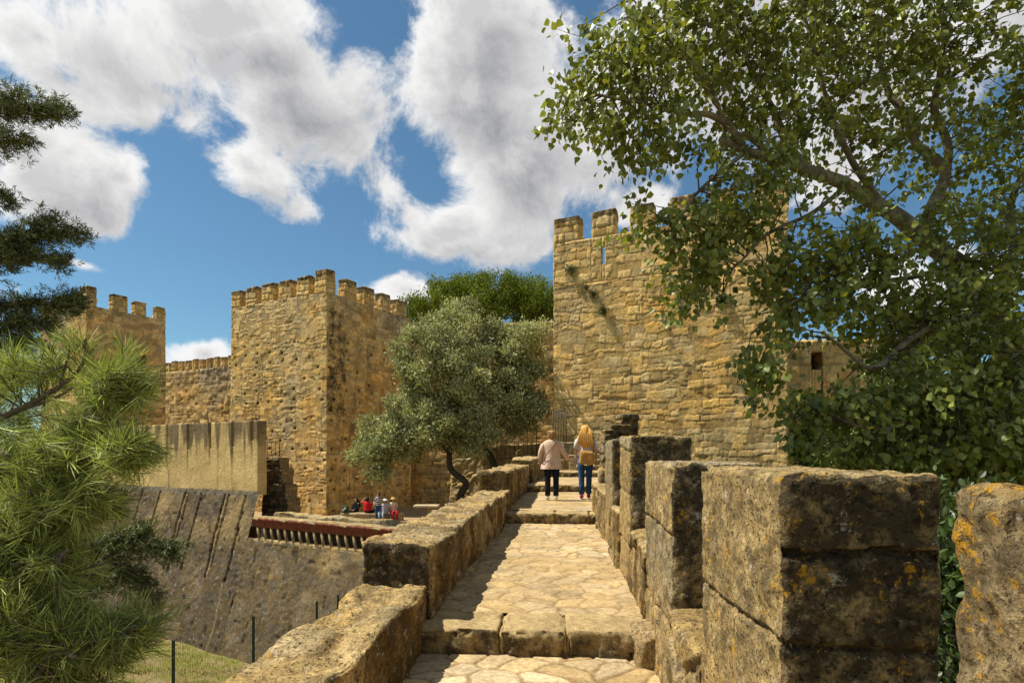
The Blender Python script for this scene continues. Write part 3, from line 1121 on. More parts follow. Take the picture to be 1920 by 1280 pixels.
def paving(name, u0, u1, v0, v1, z, seed, res, size=.27, shift=(0, 0)):
    nu, nv = int((u1 - u0) / res), int((v1 - v0) / res)
    U, V_ = np.meshgrid(np.linspace(u0, u1, nu + 1), np.linspace(v0, v1, nv + 1), indexing='ij')
    u, v = U.ravel(), V_.ravel()
    t = (v - v0) / (v1 - v0)
    us = u + shift[0] * (1 - t) + shift[1] * t
    p = np.stack([u, v, 0 * u + seed], 1)
    wu = u + .05 * vnoise(p * 4, seed) + .02 * vnoise(p * 11, seed + 1)
    wv = v + .05 * vnoise(p * 4 + 7, seed) + .02 * vnoise(p * 11 + 7, seed + 1)
    e, r1, r2 = cells(wu, wv, size, seed, 1.12, .95)
    jn = 1 - sstep(e, .003, .017)
    h = -.010 * jn + .005 * (r1 - .5) * (1 - jn) +   .009 * fbm(p * 1.2, 3, seed + 4) + .003 * fbm(p * 9, 3, seed + 5)
    worn = sstep(fbm(p * .9 + 3, 3, seed + 6), -.30, .25)
    C = shade_cols(len(u), (.45, .325, .165), .22, r1, r2 * .8)
    dust = np.array([.36, .250, .115])[None]
    C = C * (1 - .5 * worn[:, None]) + dust * .5 * worn[:, None]
    jc = np.array([.20, .130, .055])[None]
    jf = (jn * (.85 - .35 * worn))[:, None]
    C = C * (1 - jf) + jc * jf
    C = C * (1 + .10 * fbm(p * 1.6, 3, seed + 7))[:, None]
    edge = np.minimum(u - u0, u1 - u)
    C = C * (1 - .25 * (1 - sstep(edge, 0, .14)))[:, None]
    P = np.stack([us, v, z + h], 1)
    idx = np.arange(len(u)).reshape(U.shape)
    Q = np.stack([idx[:-1, :-1], idx[1:, :-1], idx[1:, 1:], idx[:-1, 1:]], -1).reshape(-1, 4)
    col = np.concatenate([np.clip(C, .02, .8), np.zeros((len(u), 1))], 1)
    o = mk(name, P, Q, M_PATH, None, (0, 0, 0), -TH, col)
    tag(o, kind='structure')
    return o


paving('path', -1.12, .76, -1.6, 4.25, Z0, 3, .012, .23)
paving('path', -1.12, .76, 4.60, 10.5, Z1, 5, .014, .22)
paving('path', -1.12, .74, 10.95, 16.2, Z2, 7, .04, .40, (0, .16))
paving('path', -1.10, .95, 16.6, 21.5, Z3, 9, .05, .45, (.14, .5))
paving('path', -.7, 1.0, 21.9, 23.6, Z4, 11, .06, .45, (.5, .6))


def step(label, v, z, h, spans, deep, seed, us=0.0, rz=0.0):
    """a step made of long kerb stones; spans along u"""
    root = tag(empty('stone_step', uv(us, v, z), -TH + rz), label, 'step', 'steps up the walkway')
    for i, (a, b) in enumerate(spans):
        def ex(P, nrm, Wd, C, cr, i=i):
            f = sstep(P[:, 2], h * .4, h)
            Wd[:, 1] += f * .03 * fbm(P * 4 + i * 3, 3, seed)            # worn nosing
            Wd[:, 2] += f * (.016 * fbm(P * 3 + i * 5, 3, seed + 2) - .02 * (1 - sstep(P[:, 1], 0, .12)))
            q = (np.abs(nrm).max(1) < .97) * sstep(fbm(P * 6 + i * 7 + seed, 4, seed + 12), -.1, .4)
            Wd -= nrm * (.030 * q)[:, None]
            under = (nrm[:, 1] < -.5)
            hol = under & (fbm(P * 6 + i * 9 + seed, 3, seed + 5) > .28)
            Wd[hol] += np.array([0, .03, 0])
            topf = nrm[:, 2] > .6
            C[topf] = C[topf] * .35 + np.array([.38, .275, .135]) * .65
            return Wd, C, cr
        stone_block('kerb_stone', (b - a - .005, deep, h + .10), M_PATH, root, loc=(a, 0, -.10), res=.016 if v < 8 else .03, r=.022, seed=seed + i, pattern=None,
                    base=(.33, .235, .10), rough=((2.5, .016), (8, .016), (25, .007)), extra=ex,
                    crust_shade=lambda P, n, s: (.50 + .08 * (1 - sstep(P[:, 2], 0, s[2] * .6))) * (n[:, 1] < -.25))  # risers: dark crust deepened with painted shade


step('nearest step, three worn kerb stones across the foot of the path', 4.20, Z0, Z1 - Z0, [(-1.10, -.46), (-.46, .03), (.03, .70)], .42, 101)
step('middle step of three kerb stones in front of the two walking women', 10.5, Z1, Z2 - Z1, [(-1.10, -.13), (-.13, .5), (.5, .74)], .46, 111)
step('step just beyond the feet of the two walking women', 16.2, Z2, Z3 - Z2, [(-1.0, -.1), (-.1, .55), (.55, 1.12)], .42, 121)
step('short step high up the path, right of the woman in the pink jacket', 21.5, Z3, Z4 - Z3, [(-.2, .75), (.75, 1.5)], .42, 131)
for i in range(4):
    step(['lowest step of the top flight before the tower', 'second step of the top flight before the tower', 'third step of the top flight before the tower',
          'topmost step against the foot of the big tower'][i], 23.2 + i * .42, Z4 + i * .22, .22, [(.55, 1.15), (1.15, 1.6)], .46, 141 + i * 3)


def bridge():
    root = tag(empty('bridge_wall', (0, 0, 0), -TH), 'massive stone causeway wall that carries the path across the moat', 'bridge')
    stone_block('masonry', (2.9, 13.0, 9.1), M_SCARP, root, loc=(-1.60, -2.4, -10.62), res=.16, r=.04, seed=151, base=(.36, .26, .13), ch=.35, cw=.6)
    stone_block('masonry', (3.3, 14.6, 9.4), M_SCARP, root, loc=(-1.70, 10.6, -10.62), res=.2, r=.04, seed=153, base=(.36, .26, .13), ch=.35, cw=.6)


bridge()


def cap_extra(seed, amp=.06, lean=0.0):
    """an uneven, broken wall top; sides with upright brown tongues of lichen"""
    def fn(P, nrm, Wd, C, cr):
        hmax = P[:, 2].max()
        f = sstep(P[:, 2], hmax * .45, hmax)
        n = fbm(P * 1.9 + seed, 4, seed)
        lump = np.round(2.2 * fbm(P * np.array([3.2, 3.2, .5]) + seed, 2, seed + 3)) / 2.2
        Wd[:, 2] += f * (amp * n + .035 * lump)
        side = np.abs(nrm[:, 2]) < .5
        st = fbm(np.stack([P[:, 0] * 5, P[:, 1] * 5, P[:, 2] * 1.2], 1) + seed, 4, seed + 5)
        brown = np.array([.115, .070, .018])
        q = side * sstep(st, -.22, .15) * .80
        C = C * (1 - q[:, None]) + brown[None] * q[:, None]
        top = nrm[:, 2] > .5
        och = sstep(fbm(P * 1.3 + 4 + seed, 3, seed + 7), -.2, .3)
        C[top] = C[top] * (1 - .35 * och[top, None]) + np.array([.55, .37, .13])[None] * .35 * och[top, None]
        return Wd, C, cr
    return fn


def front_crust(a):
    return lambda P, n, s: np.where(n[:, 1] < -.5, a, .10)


def left_parapet():
    root = tag(empty('parapet_wall', (0, 0, 0), -TH), 'low rough parapet along the left side of the path, rising in four stages', 'wall')
    stone_block('wall_section', (.52, 6.0, .62), M_CAP, root, loc=(-1.55, -1.6, -1.66), res=.022, r=.045, seed=161, pattern='cells', cells_size=.30, jw=.03, jd=.015, sd=.02,
                rough=((1.4, .045), (5, .035), (14, .022), (30, .009)), base=(.45, .32, .145), extra=cap_extra(3, .08), top_pattern=True)
    stone_block('wall_section', (.54, 6.9, .78), M_CAP, root, loc=(-1.56, 4.38, -1.50), res=.024, r=.04, seed=163, pattern='cells', cells_size=.30, jw=.03, jd=.015, sd=.02,
                rough=((1.4, .04), (5, .03), (14, .018)), base=(.45, .32, .145), extra=cap_extra(7, .05), crust_shade=front_crust(.56), top_pattern=True)
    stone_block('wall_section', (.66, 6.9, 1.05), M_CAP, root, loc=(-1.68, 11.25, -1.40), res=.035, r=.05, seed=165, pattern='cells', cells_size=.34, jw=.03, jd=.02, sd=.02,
                rough=((1.4, .04), (5, .03), (14, .018)), base=(.45, .32, .145), extra=cap_extra(9, .05), crust_shade=front_crust(.42), top_pattern=True)
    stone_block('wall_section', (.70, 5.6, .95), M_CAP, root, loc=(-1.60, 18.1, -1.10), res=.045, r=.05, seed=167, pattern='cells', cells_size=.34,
                rough=((1.4, .05), (5, .03)), base=(.45, .32, .145), extra=cap_extra(12, .05), crust_shade=front_crust(.42), top_pattern=True)
    root2 = tag(empty('stone_pier', uv(-.14, 23.7, -1.0), -TH), 'weathered square pier with a pale block against it, at the head of the path', 'pier')
    stone_block('pier_body', (.86, .8, 1.46), M_CAP, root2, res=.04, r=.07, seed=171, ch=.36, cw=.6, jd=.03, sd=.03, base=(.36, .26, .12), crust_shade=lambda P, n, s: .30 + 0 * P[:, 0],
                rough=((1.4, .05), (5, .03)))
    stone_block('block', (.42, .34, .95), M_CAP, root2, loc=(.40, -.36, 0), res=.04, r=.05, seed=173, ch=.5, cw=.6, base=(.46, .34, .18), rough=((1.4, .04), (5, .02)))


left_parapet()


def right_parapet():
    root = tag(empty('crenellated_parapet', (0, 0, 0), -TH), 'thick parapet with tall square merlons along the right side of the path', 'wall')
    u0, tk = .635, .50

    def merlon(v0, v1, z0, z1, seed, res, crust_shade=.40, w=tk, du=0.0, base=(.38, .29, .15), ragged=0.0, ch=.42, rough_=((1.5, .010), (5, .010), (15, .010), (32, .008)), front=.50, zb=None, groove=None, mat=M_NEAR):
        def ex(P, nrm, Wd, C, cr):
            hm = P[:, 2].max()
            if ragged:
                f = sstep(P[:, 2], hm * .55, hm)
                Wd[:, 2] += f * ragged * np.round(2.5 * fbm(P * np.array([3.0, 2.0, .4]) + seed, 2, seed)) / 2.5
            # warm bare stone low down, grey weathered stone above
            lo = 1 - sstep(P[:, 2] + .12 * fbm(P * 2.5, 3, seed), hm - 1.02, hm - .62)
            C = C * (1 - .6 * lo[:, None]) + np.array([.50, .33, .12])[None] * .6 * lo[:, None]
            nm = np.abs(nrm).max(1)
            q = (nm < .97) * sstep(fbm(P * 6 + seed * 1.7, 4, seed + 12), -.05, .45)
            Wd -= nrm * (.040 * q)[:, None]
            if groove:
                m = (nrm[:, 1] < -.5) & (np.abs(P[:, 2] - groove + .006 * np.sin(P[:, 0] * 17)) < .014)
                Wd[m] += np.array([0, .022, 0])
                C[m] *= .5
            return Wd, C, cr
        stone_block('merlon', (w, v1 - v0, z1 - z0), mat, root, loc=(u0 + du, v0, z0), res=res, r=.022, seed=seed, pattern='course', ch=ch, cw=9, cvar=.25, jw=.016, jd=.02, sd=.006,
                    rough=rough_, base=base, var=.10, zb=zb, extra=ex, warp=.012,
                    crust_shade=lambda P, n, s: np.where(n[:, 1] < -.4, front + .05 * sstep(P[:, 2], s[2] * .55, s[2]), np.where(n[:, 2] > .5, .20, crust_shade - .25)))  # fronts: black crust plus painted shade, as they face away from the sun

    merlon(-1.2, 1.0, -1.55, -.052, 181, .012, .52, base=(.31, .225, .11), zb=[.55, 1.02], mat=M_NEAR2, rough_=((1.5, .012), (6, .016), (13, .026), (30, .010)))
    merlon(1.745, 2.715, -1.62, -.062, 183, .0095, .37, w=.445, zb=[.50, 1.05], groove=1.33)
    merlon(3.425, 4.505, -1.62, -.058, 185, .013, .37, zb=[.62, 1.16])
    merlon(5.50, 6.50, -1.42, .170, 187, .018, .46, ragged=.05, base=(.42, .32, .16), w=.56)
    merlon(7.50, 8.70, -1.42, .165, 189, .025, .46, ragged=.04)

    def sill(v0, v1, z, zb, seed, res, w=tk + .03, du=-.028):
        stone_block('breast_wall', (w, v1 - v0, z - zb), M_NEAR, root, loc=(u0 + du, v0, zb), res=res, r=.05, seed=seed, pattern='cells', cells_size=.28, jw=.025, jd=.02, sd=.02,
                    rough=((1.5, .03), (5, .025), (15, .012)), base=(.47, .335, .15), extra=cap_extra(seed, .02), crust_shade=lambda P, n, s: .08 + 0 * P[:, 0])
    sill(.96, 1.79, -.92, -1.62, 191, .016)
    sill(2.68, 3.46, -.905, -1.62, 193, .013)
    sill(4.46, 5.54, -.70, -1.62, 195, .02)
    sill(6.46, 7.54, -.66, -1.45, 197, .025)
    sill(8.66, 11.9, -.60, -1.45, 199, .03)
    # the parapet swings right with the upper path and ends in a stepped ruin
    b = stone_block('breast_wall', (.55, 11.0, .95), M_NEAR, root, loc=(.74, 11.7, -1.25), rz=math.radians(-4.0), res=.05, r=.06, seed=201, pattern='cells', cells_size=.3,
                    base=(.45, .33, .15), rough=((1.5, .04), (5, .03)), extra=cap_extra(5, .05))
    for i, (du, w, z1, v0) in enumerate([(.20, .22, .50, 11.8), (.36, .40, .60, 12.0), (.60, .36, .84, 12.3)]):
        stone_block('merlon', (w, .9, z1 + 1.2), M_NEAR, root, loc=(u0 + du, v0, -1.2), res=.03, r=.04, seed=205 + i, ch=.17, cw=.5, jw=.03, jd=.06, sd=.05,
                    base=(.30, .23, .12), rough=((2, .06), (6, .03)), crust_shade=lambda P, n, s: .30 + .16 * (n[:, 1] < -.4))
    # foot stone beside the nearest step
    stone_block('foot_stone', (.24, .38, .34), M_NEAR, root, loc=(.50, 3.98, -1.56), res=.02, r=.08, seed=211, pattern=None, base=(.42, .30, .14), rough=((3, .06), (9, .03)))


right_parapet()


def abutment():
    root = tag(empty('rubble_abutment', at(838, 850, 29.6) + Vector((0, 0, -5.0)), math.radians(-14)), 'sunlit rubble wall behind the crooked tree trunk, left of the stairs', 'wall')

    def ex(P, nrm, Wd, C, cr):
        f = sstep(P[:, 2], 1.0, 5.2)
        Wd[:, 2] += f * (.22 * fbm(P * .8, 3, 4) - .9 * (1 - sstep(P[:, 0], 0, 3.2)))
        Wd[:, 1] += .5 * f
        return Wd, C, cr
    stone_block('wall', (5.4, 2.4, 5.5), M_SCARP, root, res=.075, r=.08, seed=221, pattern='cells', cells_size=.28, base=(.42, .30, .13), jd=.05, sd=.06, jw=.05,
                rough=((.8, .15), (3, .07), (9, .03)), extra=ex)


abutment()


def railing(label, p0, p1, h, n):
    p0, p1 = Vector(p0), Vector(p1)
    root = tag(empty('iron_railing', p0), label, 'railing')
    d = p1 - p0
    for i in range(n):
        q = d * (i / (n - 1))
        Acc().tube([q, q + Vector((0, 0, h))], .014 if i not in (0, n - 1) else .022, 6).done('bar', M_IRON, root)
    for zf in (.06, .97):
        Acc().tube([Vector((0, 0, h * zf)), d + Vector((0, 0, h * zf))], .018, 6).done('rail', M_IRON, root)


railing('tall iron railing at the foot of the big tower, left of its base', (1.85, 26.1, .45), (2.42, 25.85, .45), 1.5, 6)
railing('dark iron railing on the rubble wall behind the woman in the pink jacket', (-.75, 28.9, -.35), (1.2, 28.4, -.2), 1.45, 10)
railing('small iron railing on top of the dark ruined stump', at(487, 853, 31.3), at(524, 855, 31.0), .78, 6)


def moat_fence():
    posts = [(325, 1200, 18.9), (475, 1155, 21.7), (594, 1127, 23.9), (634, 1115, 25.2)]
    pts = [at(a, b, c) for a, b, c in posts]
    first = pts[0] + (pts[0] - pts[1])
    pts = [first] + pts
    root = tag(empty('wire_fence', (pts[0].x, pts[0].y, pts[0].z - 2.0)), 'green wire mesh fence on thin posts along the moat floor', 'fence')
    o = root.location
    for p in pts:
        q = p - o
        Acc().box((q.x, q.y, q.z - 1.05), (.075, .075, 2.1)).box((q.x, q.y, q.z + .008), (.085, .085, .016)).done('post', M_GREENPOST, root, smooth=False)
    for a, b in zip(pts[:-1], pts[1:]):
        a, b = a - o, b - o
        d = b - a
        ang = math.atan2(d.y, d.x)
        n = int(d.length / .06)
        acc = Acc()
        for i in range(1, n):
            q = a + d * (i / n)
            acc.box((q.x, q.y, q.z - 1.0), (.0032, .0032, 1.9), ang)
        for k in range(9):
            zz = -.08 - k * .23
            acc.tube([a + Vector((0, 0, zz)), b + Vector((0, 0, zz))], .0022, 4, cap=False)
        acc.done('wire_mesh', M_GREENPOST, root, smooth=False)


moat_fence()


def stone_table():
    p = at(800, 946, 31.5)
    root = tag(empty('stone_table', (p.x, p.y, -3.8)), 'pale stone slab table on a pedestal, on the terrace right of the seated group', 'table')
    h = p.z + 3.8
    stone_block('table_top', (1.35, .8, .13), M_TOWER, root, loc=(-.67, -.4, h - .13), res=.05, r=.03, seed=231, pattern=None, base=(.46, .37, .22), rough=((2, .01),), bottom=True)
    stone_block('pedestal', (.34, .34, h - .13), M_TOWER, root, loc=(.05, -.17, 0), res=.06, r=.03, seed=233, pattern=None, base=(.40, .30, .16), rough=((2, .01),))
    p = at(822, 956, 30.9)
    root = tag(empty('stone_bench', (p.x, p.y, -3.8)), 'lower stone bench slab beside the stone table', 'bench')
    h = p.z + 3.8
    stone_block('seat', (.9, .4, .12), M_TOWER, root, loc=(-.35, -.2, h - .12), res=.05, r=.03, seed=235, pattern=None, base=(.42, .33, .2), rough=((2, .01),), bottom=True)
    stone_block('leg', (.16, .32, h - .12), M_TOWER, root, loc=(-.22, -.16, 0), res=.06, r=.02, seed=236, pattern=None, base=(.4, .3, .17))
    stone_block('leg', (.16, .32, h - .12), M_TOWER, root, loc=(.28, -.16, 0), res=.06, r=.02, seed=237, pattern=None, base=(.4, .3, .17))


stone_table()

# ------------------------------------------------------------------ trees and plants
def unit(a):
    return a / (np.linalg.norm(a, axis=1)[:, None] + 1e-9)


def blades(c, axis, nrm, length, width, shape, fold=.25, droop=0.0):
    """many small leaves; shape: the right half outline as (along, across) pairs from base to tip"""
    c, axis = np.asarray(c), unit(np.asarray(axis))
    side = unit(np.cross(nrm, axis))
    up = np.cross(axis, side)
    n = len(c)
    k = len(shape)
    L = length[:, None]
    Wd = width[:, None]
    mid, rt, lt = [], [], []
    for (a, w) in shape:
        b = c + axis * L * a - up * L * droop * a * a
        mid.append(b)
        rt.append(b + side * Wd * w + up * Wd * w * fold)
        lt.append(b - side * Wd * w + up * Wd * w * fold)
    base, tip = mid[0], mid[-1]
    rows = [base] + [x for i in range(1, k - 1) for x in (rt[i], mid[i], lt[i])] + [tip]
    m = len(rows)
    V = np.stack(rows, 1).reshape(-1, 3)
    T, Q = [], []
    first = (1, 2, 3)
    T += [(0, 1, 2), (0, 2, 3)]
    for i in range(k - 3):
        a = 1 + 3 * i
        Q += [(a, a + 3, a + 4, a + 1), (a + 1, a + 4, a + 5, a + 2)]
    a = 1 + 3 * (k - 3)
    T += [(a, m - 1, a + 1), (a + 1, m - 1, a + 2)]
    off = (np.arange(n) * m)[:, None, None]
    T = (np.array(T)[None] + off).reshape(-1, 3)
    Q = (np.array(Q)[None] + off).reshape(-1, 4) if Q else np.zeros((0, 4), int)
    return V, Q, T, m


def leaf_mesh(name, mat, parent, c, axis, nrm, length, width, shape, colors, fold=.25, droop=0.0, extra=None, smooth=False):
    V, Q, T, m = blades(c, axis, nrm, length, width, shape, fold, droop)
    C = np.repeat(np.concatenate([colors, np.ones((len(colors), 1))], 1), m, 0)
    fs = [f for f in (Q, T) if len(f)]
    if extra is not None and extra.n:
        n0 = len(V)
        EV = np.concatenate(extra.V)
        V = np.concatenate([V, EV])
        C = np.concatenate([C, np.concatenate(extra.C)])
        if extra.Q:
            fs.append(np.concatenate(extra.Q) + n0)
        if extra.T:
            fs.append(np.concatenate(extra.T) + n0)
    return mk(name, V, fs, mat, parent, col=C, smooth=smooth)


def rand_dirs(n):
    return unit(RNG.normal(size=(n, 3)))


def in_ellipsoids(ells, n):
    """ells: (centre Vector, (rx, ry, rz), weight); points biased to the outer shell"""
    w = np.array([e[2] for e in ells], float)
    k = RNG.choice(len(ells), n, p=w / w.sum())
    d = rand_dirs(n)
    r = RNG.random(n) ** .45
    c = np.array([tuple(e[0]) for e in ells])[k]
    s = np.array([e[1] for e in ells])[k]
    return c + d * r[:, None] * s


POPLAR_LEAF = [(0, 0), (.12, .30), (.32, .50), (.62, .34), (1, 0)]
OVAL_LEAF = [(0, 0), (.3, .45), (.65, .42), (1, 0)]


def poplar():
    base = Vector((8.3, 9.6, moat_z(np.array([8.3]), np.array([9.6]))[0] - .2))
    root = tag(empty('poplar_tree', base), 'big leafy poplar on the right, its pale limbs reaching over the path and the tower', 'tree')
    o = np.array(tuple(base))
    acc = Acc()
    skel = []

    def limb(pts, r0, r1, seg=10, n=9):
        P = curve(pts, n) - o
        t = np.linspace(0, 1, len(P))
        P = P + .02 * np.stack([vnoise(np.stack([t * 9, 0 * t, 0 * t + r0 * 50], 1), k) for k in (1, 2, 3)], 1)
        acc.tube(P, r0 + (r1 - r0) * t ** .8, seg)
        skel.extend([p for p in P])
    limb([base, (8.25, 9.5, -5.5), (8.1, 9.3, -2), at(1905, 700, 9.2), at(1865, 590, 9.2), at(1800, 500, 9.1)], .30, .165, 14)
    limb([at(1800, 500, 9.1), at(1725, 440, 9.0), at(1660, 392, 8.9), at(1590, 350, 8.7), at(1515, 318, 8.5), at(1440, 295, 8.3), at(1400, 285, 8.2), at(1350, 262, 8.1)], .155, .045)
    limb([at(1395, 288, 8.2), at(1370, 235, 8.0), at(1330, 215, 7.9), at(1285, 212, 7.8), at(1250, 205, 7.7), at(1190, 190, 7.5), at(1120, 180, 7.3)], .06, .014)
    limb([at(1515, 318, 8.5), at(1478, 270, 8.4), at(1450, 205, 8.4), at(1412, 140, 8.5), at(1385, 60, 8.6), at(1370, -40, 8.8)], .07, .022)
    limb([at(1440, 295, 8.3), at(1405, 255, 8.2), at(1370, 245, 8.1), at(1310, 140, 7.8), at(1260, 70, 7.6)], .04, .012)
    limb([at(1360, 250, 8.1), at(1345, 190, 8.0), at(1310, 140, 7.9), at(1230, 60, 7.6), at(1190, 0, 7.5)], .035, .010)
    limb([at(1725, 440, 9.0), at(1755, 375, 9.2), at(1775, 330, 9.3), at(1755, 300, 9.3), at(1715, 265, 9.3), at(1690, 205, 9.4), at(1665, 170, 9.5), at(1640, 60, 9.7), at(1630, -60, 9.9)], .105, .035)
    limb([at(1772, 330, 9.3), at(1778, 270, 9.3), at(1752, 200, 9.2), at(1762, 150, 9.2), at(1772, 80, 9.2), at(1755, -40, 9.2)], .075, .03)
    limb([at(1660, 392, 8.9), at(1600, 300, 8.7), at(1560, 220, 8.6), at(1530, 120, 8.6), at(1500, 0, 8.7)], .06, .018)
    limb([at(1860, 580, 9.2), at(1900, 480, 9.4), at(1895, 380, 9.6), at(1925, 320, 9.7), at(1990, 220, 10)], .09, .03)
    limb([at(1865, 590, 9.2), at(1780, 600, 8.3), at(1700, 640, 7.7), at(1640, 690, 7.3), at(1590, 660, 7.1), at(1545, 625, 7.0)], .07, .014)
    limb([at(1800, 500, 9.1), at(1700, 520, 8.4), at(1600, 540, 7.9), at(1500, 560, 7.5), at(1440, 600, 7.4)], .05, .012)
    limb([at(1590, 350, 8.7), at(1520, 400, 8.3), at(1440, 440, 8.0), at(1380, 500, 7.9), at(1350, 560, 7.8)], .04, .008)
    limb([at(1400, 285, 8.2), at(1330, 340, 7.9), at(1280, 400, 7.7), at(1250, 470, 7.6)], .035, .008)
    limb([at(1905, 700, 9.2), at(1830, 700, 8.3), at(1740, 760, 7.6), at(1660, 800, 7.3), at(1580, 790, 7.2)], .06, .012)
    limb([at(1880, 560, 9.2), at(1960, 500, 9.0), at(2050, 450, 9.0)], .06, .02)
    # crown volumes
    E = []

    def ell(px, py, rx, ry, Y, ryd, w):
        E.append((at(px, py, Y), (rx / F * Y, ryd, ry / F * Y), w))
    ell(1180, 130, 110, 120, 7.5, .6, 1.0)
    ell(1115, 205, 75, 62, 7.3, .4, .42)
    ell(1270, 60, 140, 110, 7.8, .8, 1.2)
    ell(1250, 250, 95, 75, 7.6, .5, .5)
    ell(1420, 60, 160, 120, 8.3, 1.0, 1.5)
    ell(1450, 200, 130, 100, 8.3, .9, .8)
    ell(1600, 80, 170, 150, 8.8, 1.2, 1.9)
    ell(1640, 240, 150, 110, 8.8, 1.0, .9)
    ell(1800, 80, 150, 150, 9.2, 1.3, 1.6)
    ell(1850, 260, 130, 130, 9.2, 1.2, 1.2)
    ell(1270, 400, 85, 75, 7.7, .5, .45)
    ell(1390, 380, 110, 85, 8.0, .6, .55)
    ell(1330, 490, 75, 75, 7.8, .4, .36)
    ell(1270, 530, 25, 45, 7.7, .3, .06)
    ell(1450, 480, 60, 70, 7.8, .5, .25)
    ell(1560, 500, 120, 90, 7.9, .8, 1.0)
    ell(1500, 590, 90, 80, 7.5, .6, .55)
    ell(1700, 580, 140, 100, 8.2, .9, 1.2)
    ell(1850, 480, 110, 120, 8.6, .8, .9)
    ell(1850, 640, 120, 120, 8.2, .8, 1.05)
    ell(1880, 860, 90, 70, 7.8, .5, .8)
    ell(1775, 905, 60, 45, 7.6, .4, .35)
    ell(1900, 740, 90, 90, 8.0, .6, .7)
    ell(1430, 690, 38, 70, 7.3, .3, .22)
    ell(1690, 730, 150, 90, 7.5, .7, .85)
    ell(1560, 770, 90, 60, 7.3, .5, .40)
    ell(1820, 790, 130, 80, 7.6, .6, 1.0)
    ell(1690, 840, 150, 45, 7.6, .5, .7)
    ell(1990, 350, 120, 350, 9.5, 1.3, 2.0)
    ell(1600, -110, 420, 110, 8.8, 1.3, 2.0)
    ell(1590, 350, 130, 45, 8.0, .25, .16)
    ell(1740, 430, 120, 60, 8.1, .3, .22)
    ell(1440, 290, 70, 30, 7.7, .2, .12)
    ncl = 2350
    cc = in_ellipsoids(E, ncl)
    skel = np.array(skel)
    # no clusters where the big gaps of open sky are
    gaps = [(1270, 300, 34, 46), (1300, 225, 30, 20), (1235, 345, 55, 34), (1510, 160, 26, 22), (1770, 270, 30, 26), (1720, 355, 34, 34), (1700, 500, 34, 26), (1540, 662, 88, 58), (1395, 300, 30, 20), (1460, 130, 14, 20), (1840, 330, 26, 40), (1500, 420, 18, 34)]
    px = CX + F * cc[:, 0] / cc[:, 1]
    py = HY - F * cc[:, 2] / cc[:, 1]
    keep = np.ones(ncl, bool)
    for (gx, gy, ga, gb) in gaps:
        keep &= ((px - gx) / ga) ** 2 + ((py - gy) / gb) ** 2 > 1
    cc = cc[keep] - o
    tw = Acc()
    tcol = (.10, .075, .045, 1)
    pos, axs = [], []
    for i, c in enumerate(cc):
        j = np.argmin(((skel - c) ** 2).sum(1) + RNG.random(len(skel)) * .25)
        s = skel[j]
        d = c - s
        dl = np.linalg.norm(d)
        dirn = d / (dl + 1e-6)
        tl = RNG.uniform(.22, .45)
        out = unit((dirn * .8 + RNG.normal(0, .5, 3) + np.array([0, 0, -.35]))[None])[0]
        tip = c + out * tl
        if i % 3 == 0 and dl < 2.2:
            midp = s + d * .5 + RNG.normal(0, .10, 3) * dl + np.array([0, 0, .10 * dl])
            tw.tube(np.array([s, midp, c, tip]), [.010 + .004 * dl, .008, .005, .002], 4, tcol, False)
        else:
            tw.tube(np.array([c, (c + tip) / 2 + RNG.normal(0, .02, 3), tip]), [.005, .004, .002], 3, tcol, False)
        m = RNG.integers(11, 25)
        t = RNG.random(m)[:, None]
        p = c + out * tl * t + RNG.normal(0, .075, (m, 3)) + np.array([0, 0, -.03])
        a = out[None] * .5 + RNG.normal(0, .55, (m, 3)) + np.array([0, 0, -.75])
        pos.append(p)
        axs.append(a)
    # leaning sprays at the left edge of the crown and a lone hanging leaf
    for (qx, qy, n) in [(1035, 232, 3), (1050, 225, 16), (1048, 160, 14), (1075, 285, 14), (1090, 130, 16), (1120, 262, 10), (1160, 225, 14), (1265, 590, 5), (1355, 565, 10), (1345, 598, 4), (1230, 530, 6), (1410, 690, 16), (1425, 740, 14), (1450, 770, 10)]:
        c = np.array(tuple(at(qx, qy, 7.3))) - o
        p = c + RNG.normal(0, .10, (n, 3))
        pos.append(p)
        axs.append(RNG.normal(0, .5, (n, 3)) + np.array([-.2, 0, -.8]))
    pos, axs = np.concatenate(pos), np.concatenate(axs)
    n = len(pos)
    nr = rand_dirs(n) + np.array([-.35, -.1, .75])
    ln = RNG.uniform(.062, .115, n)
    cl = np.array([.185, .215, .042])[None] * RNG.uniform(.55, 1.45, (n, 1)) * np.array([1, 1, 1])[None]
    yl = RNG.random(n) < .14
    cl[yl] = np.array([.28, .285, .050]) * RNG.uniform(.7, 1.2, (yl.sum(), 1))
    acc.done('trunk', M_BARK_P, root)
    leaf_mesh('crown', M_POPLAR, root, pos, axs, nr, ln, ln * .92, POPLAR_LEAF, cl, .18, extra=tw)


poplar()


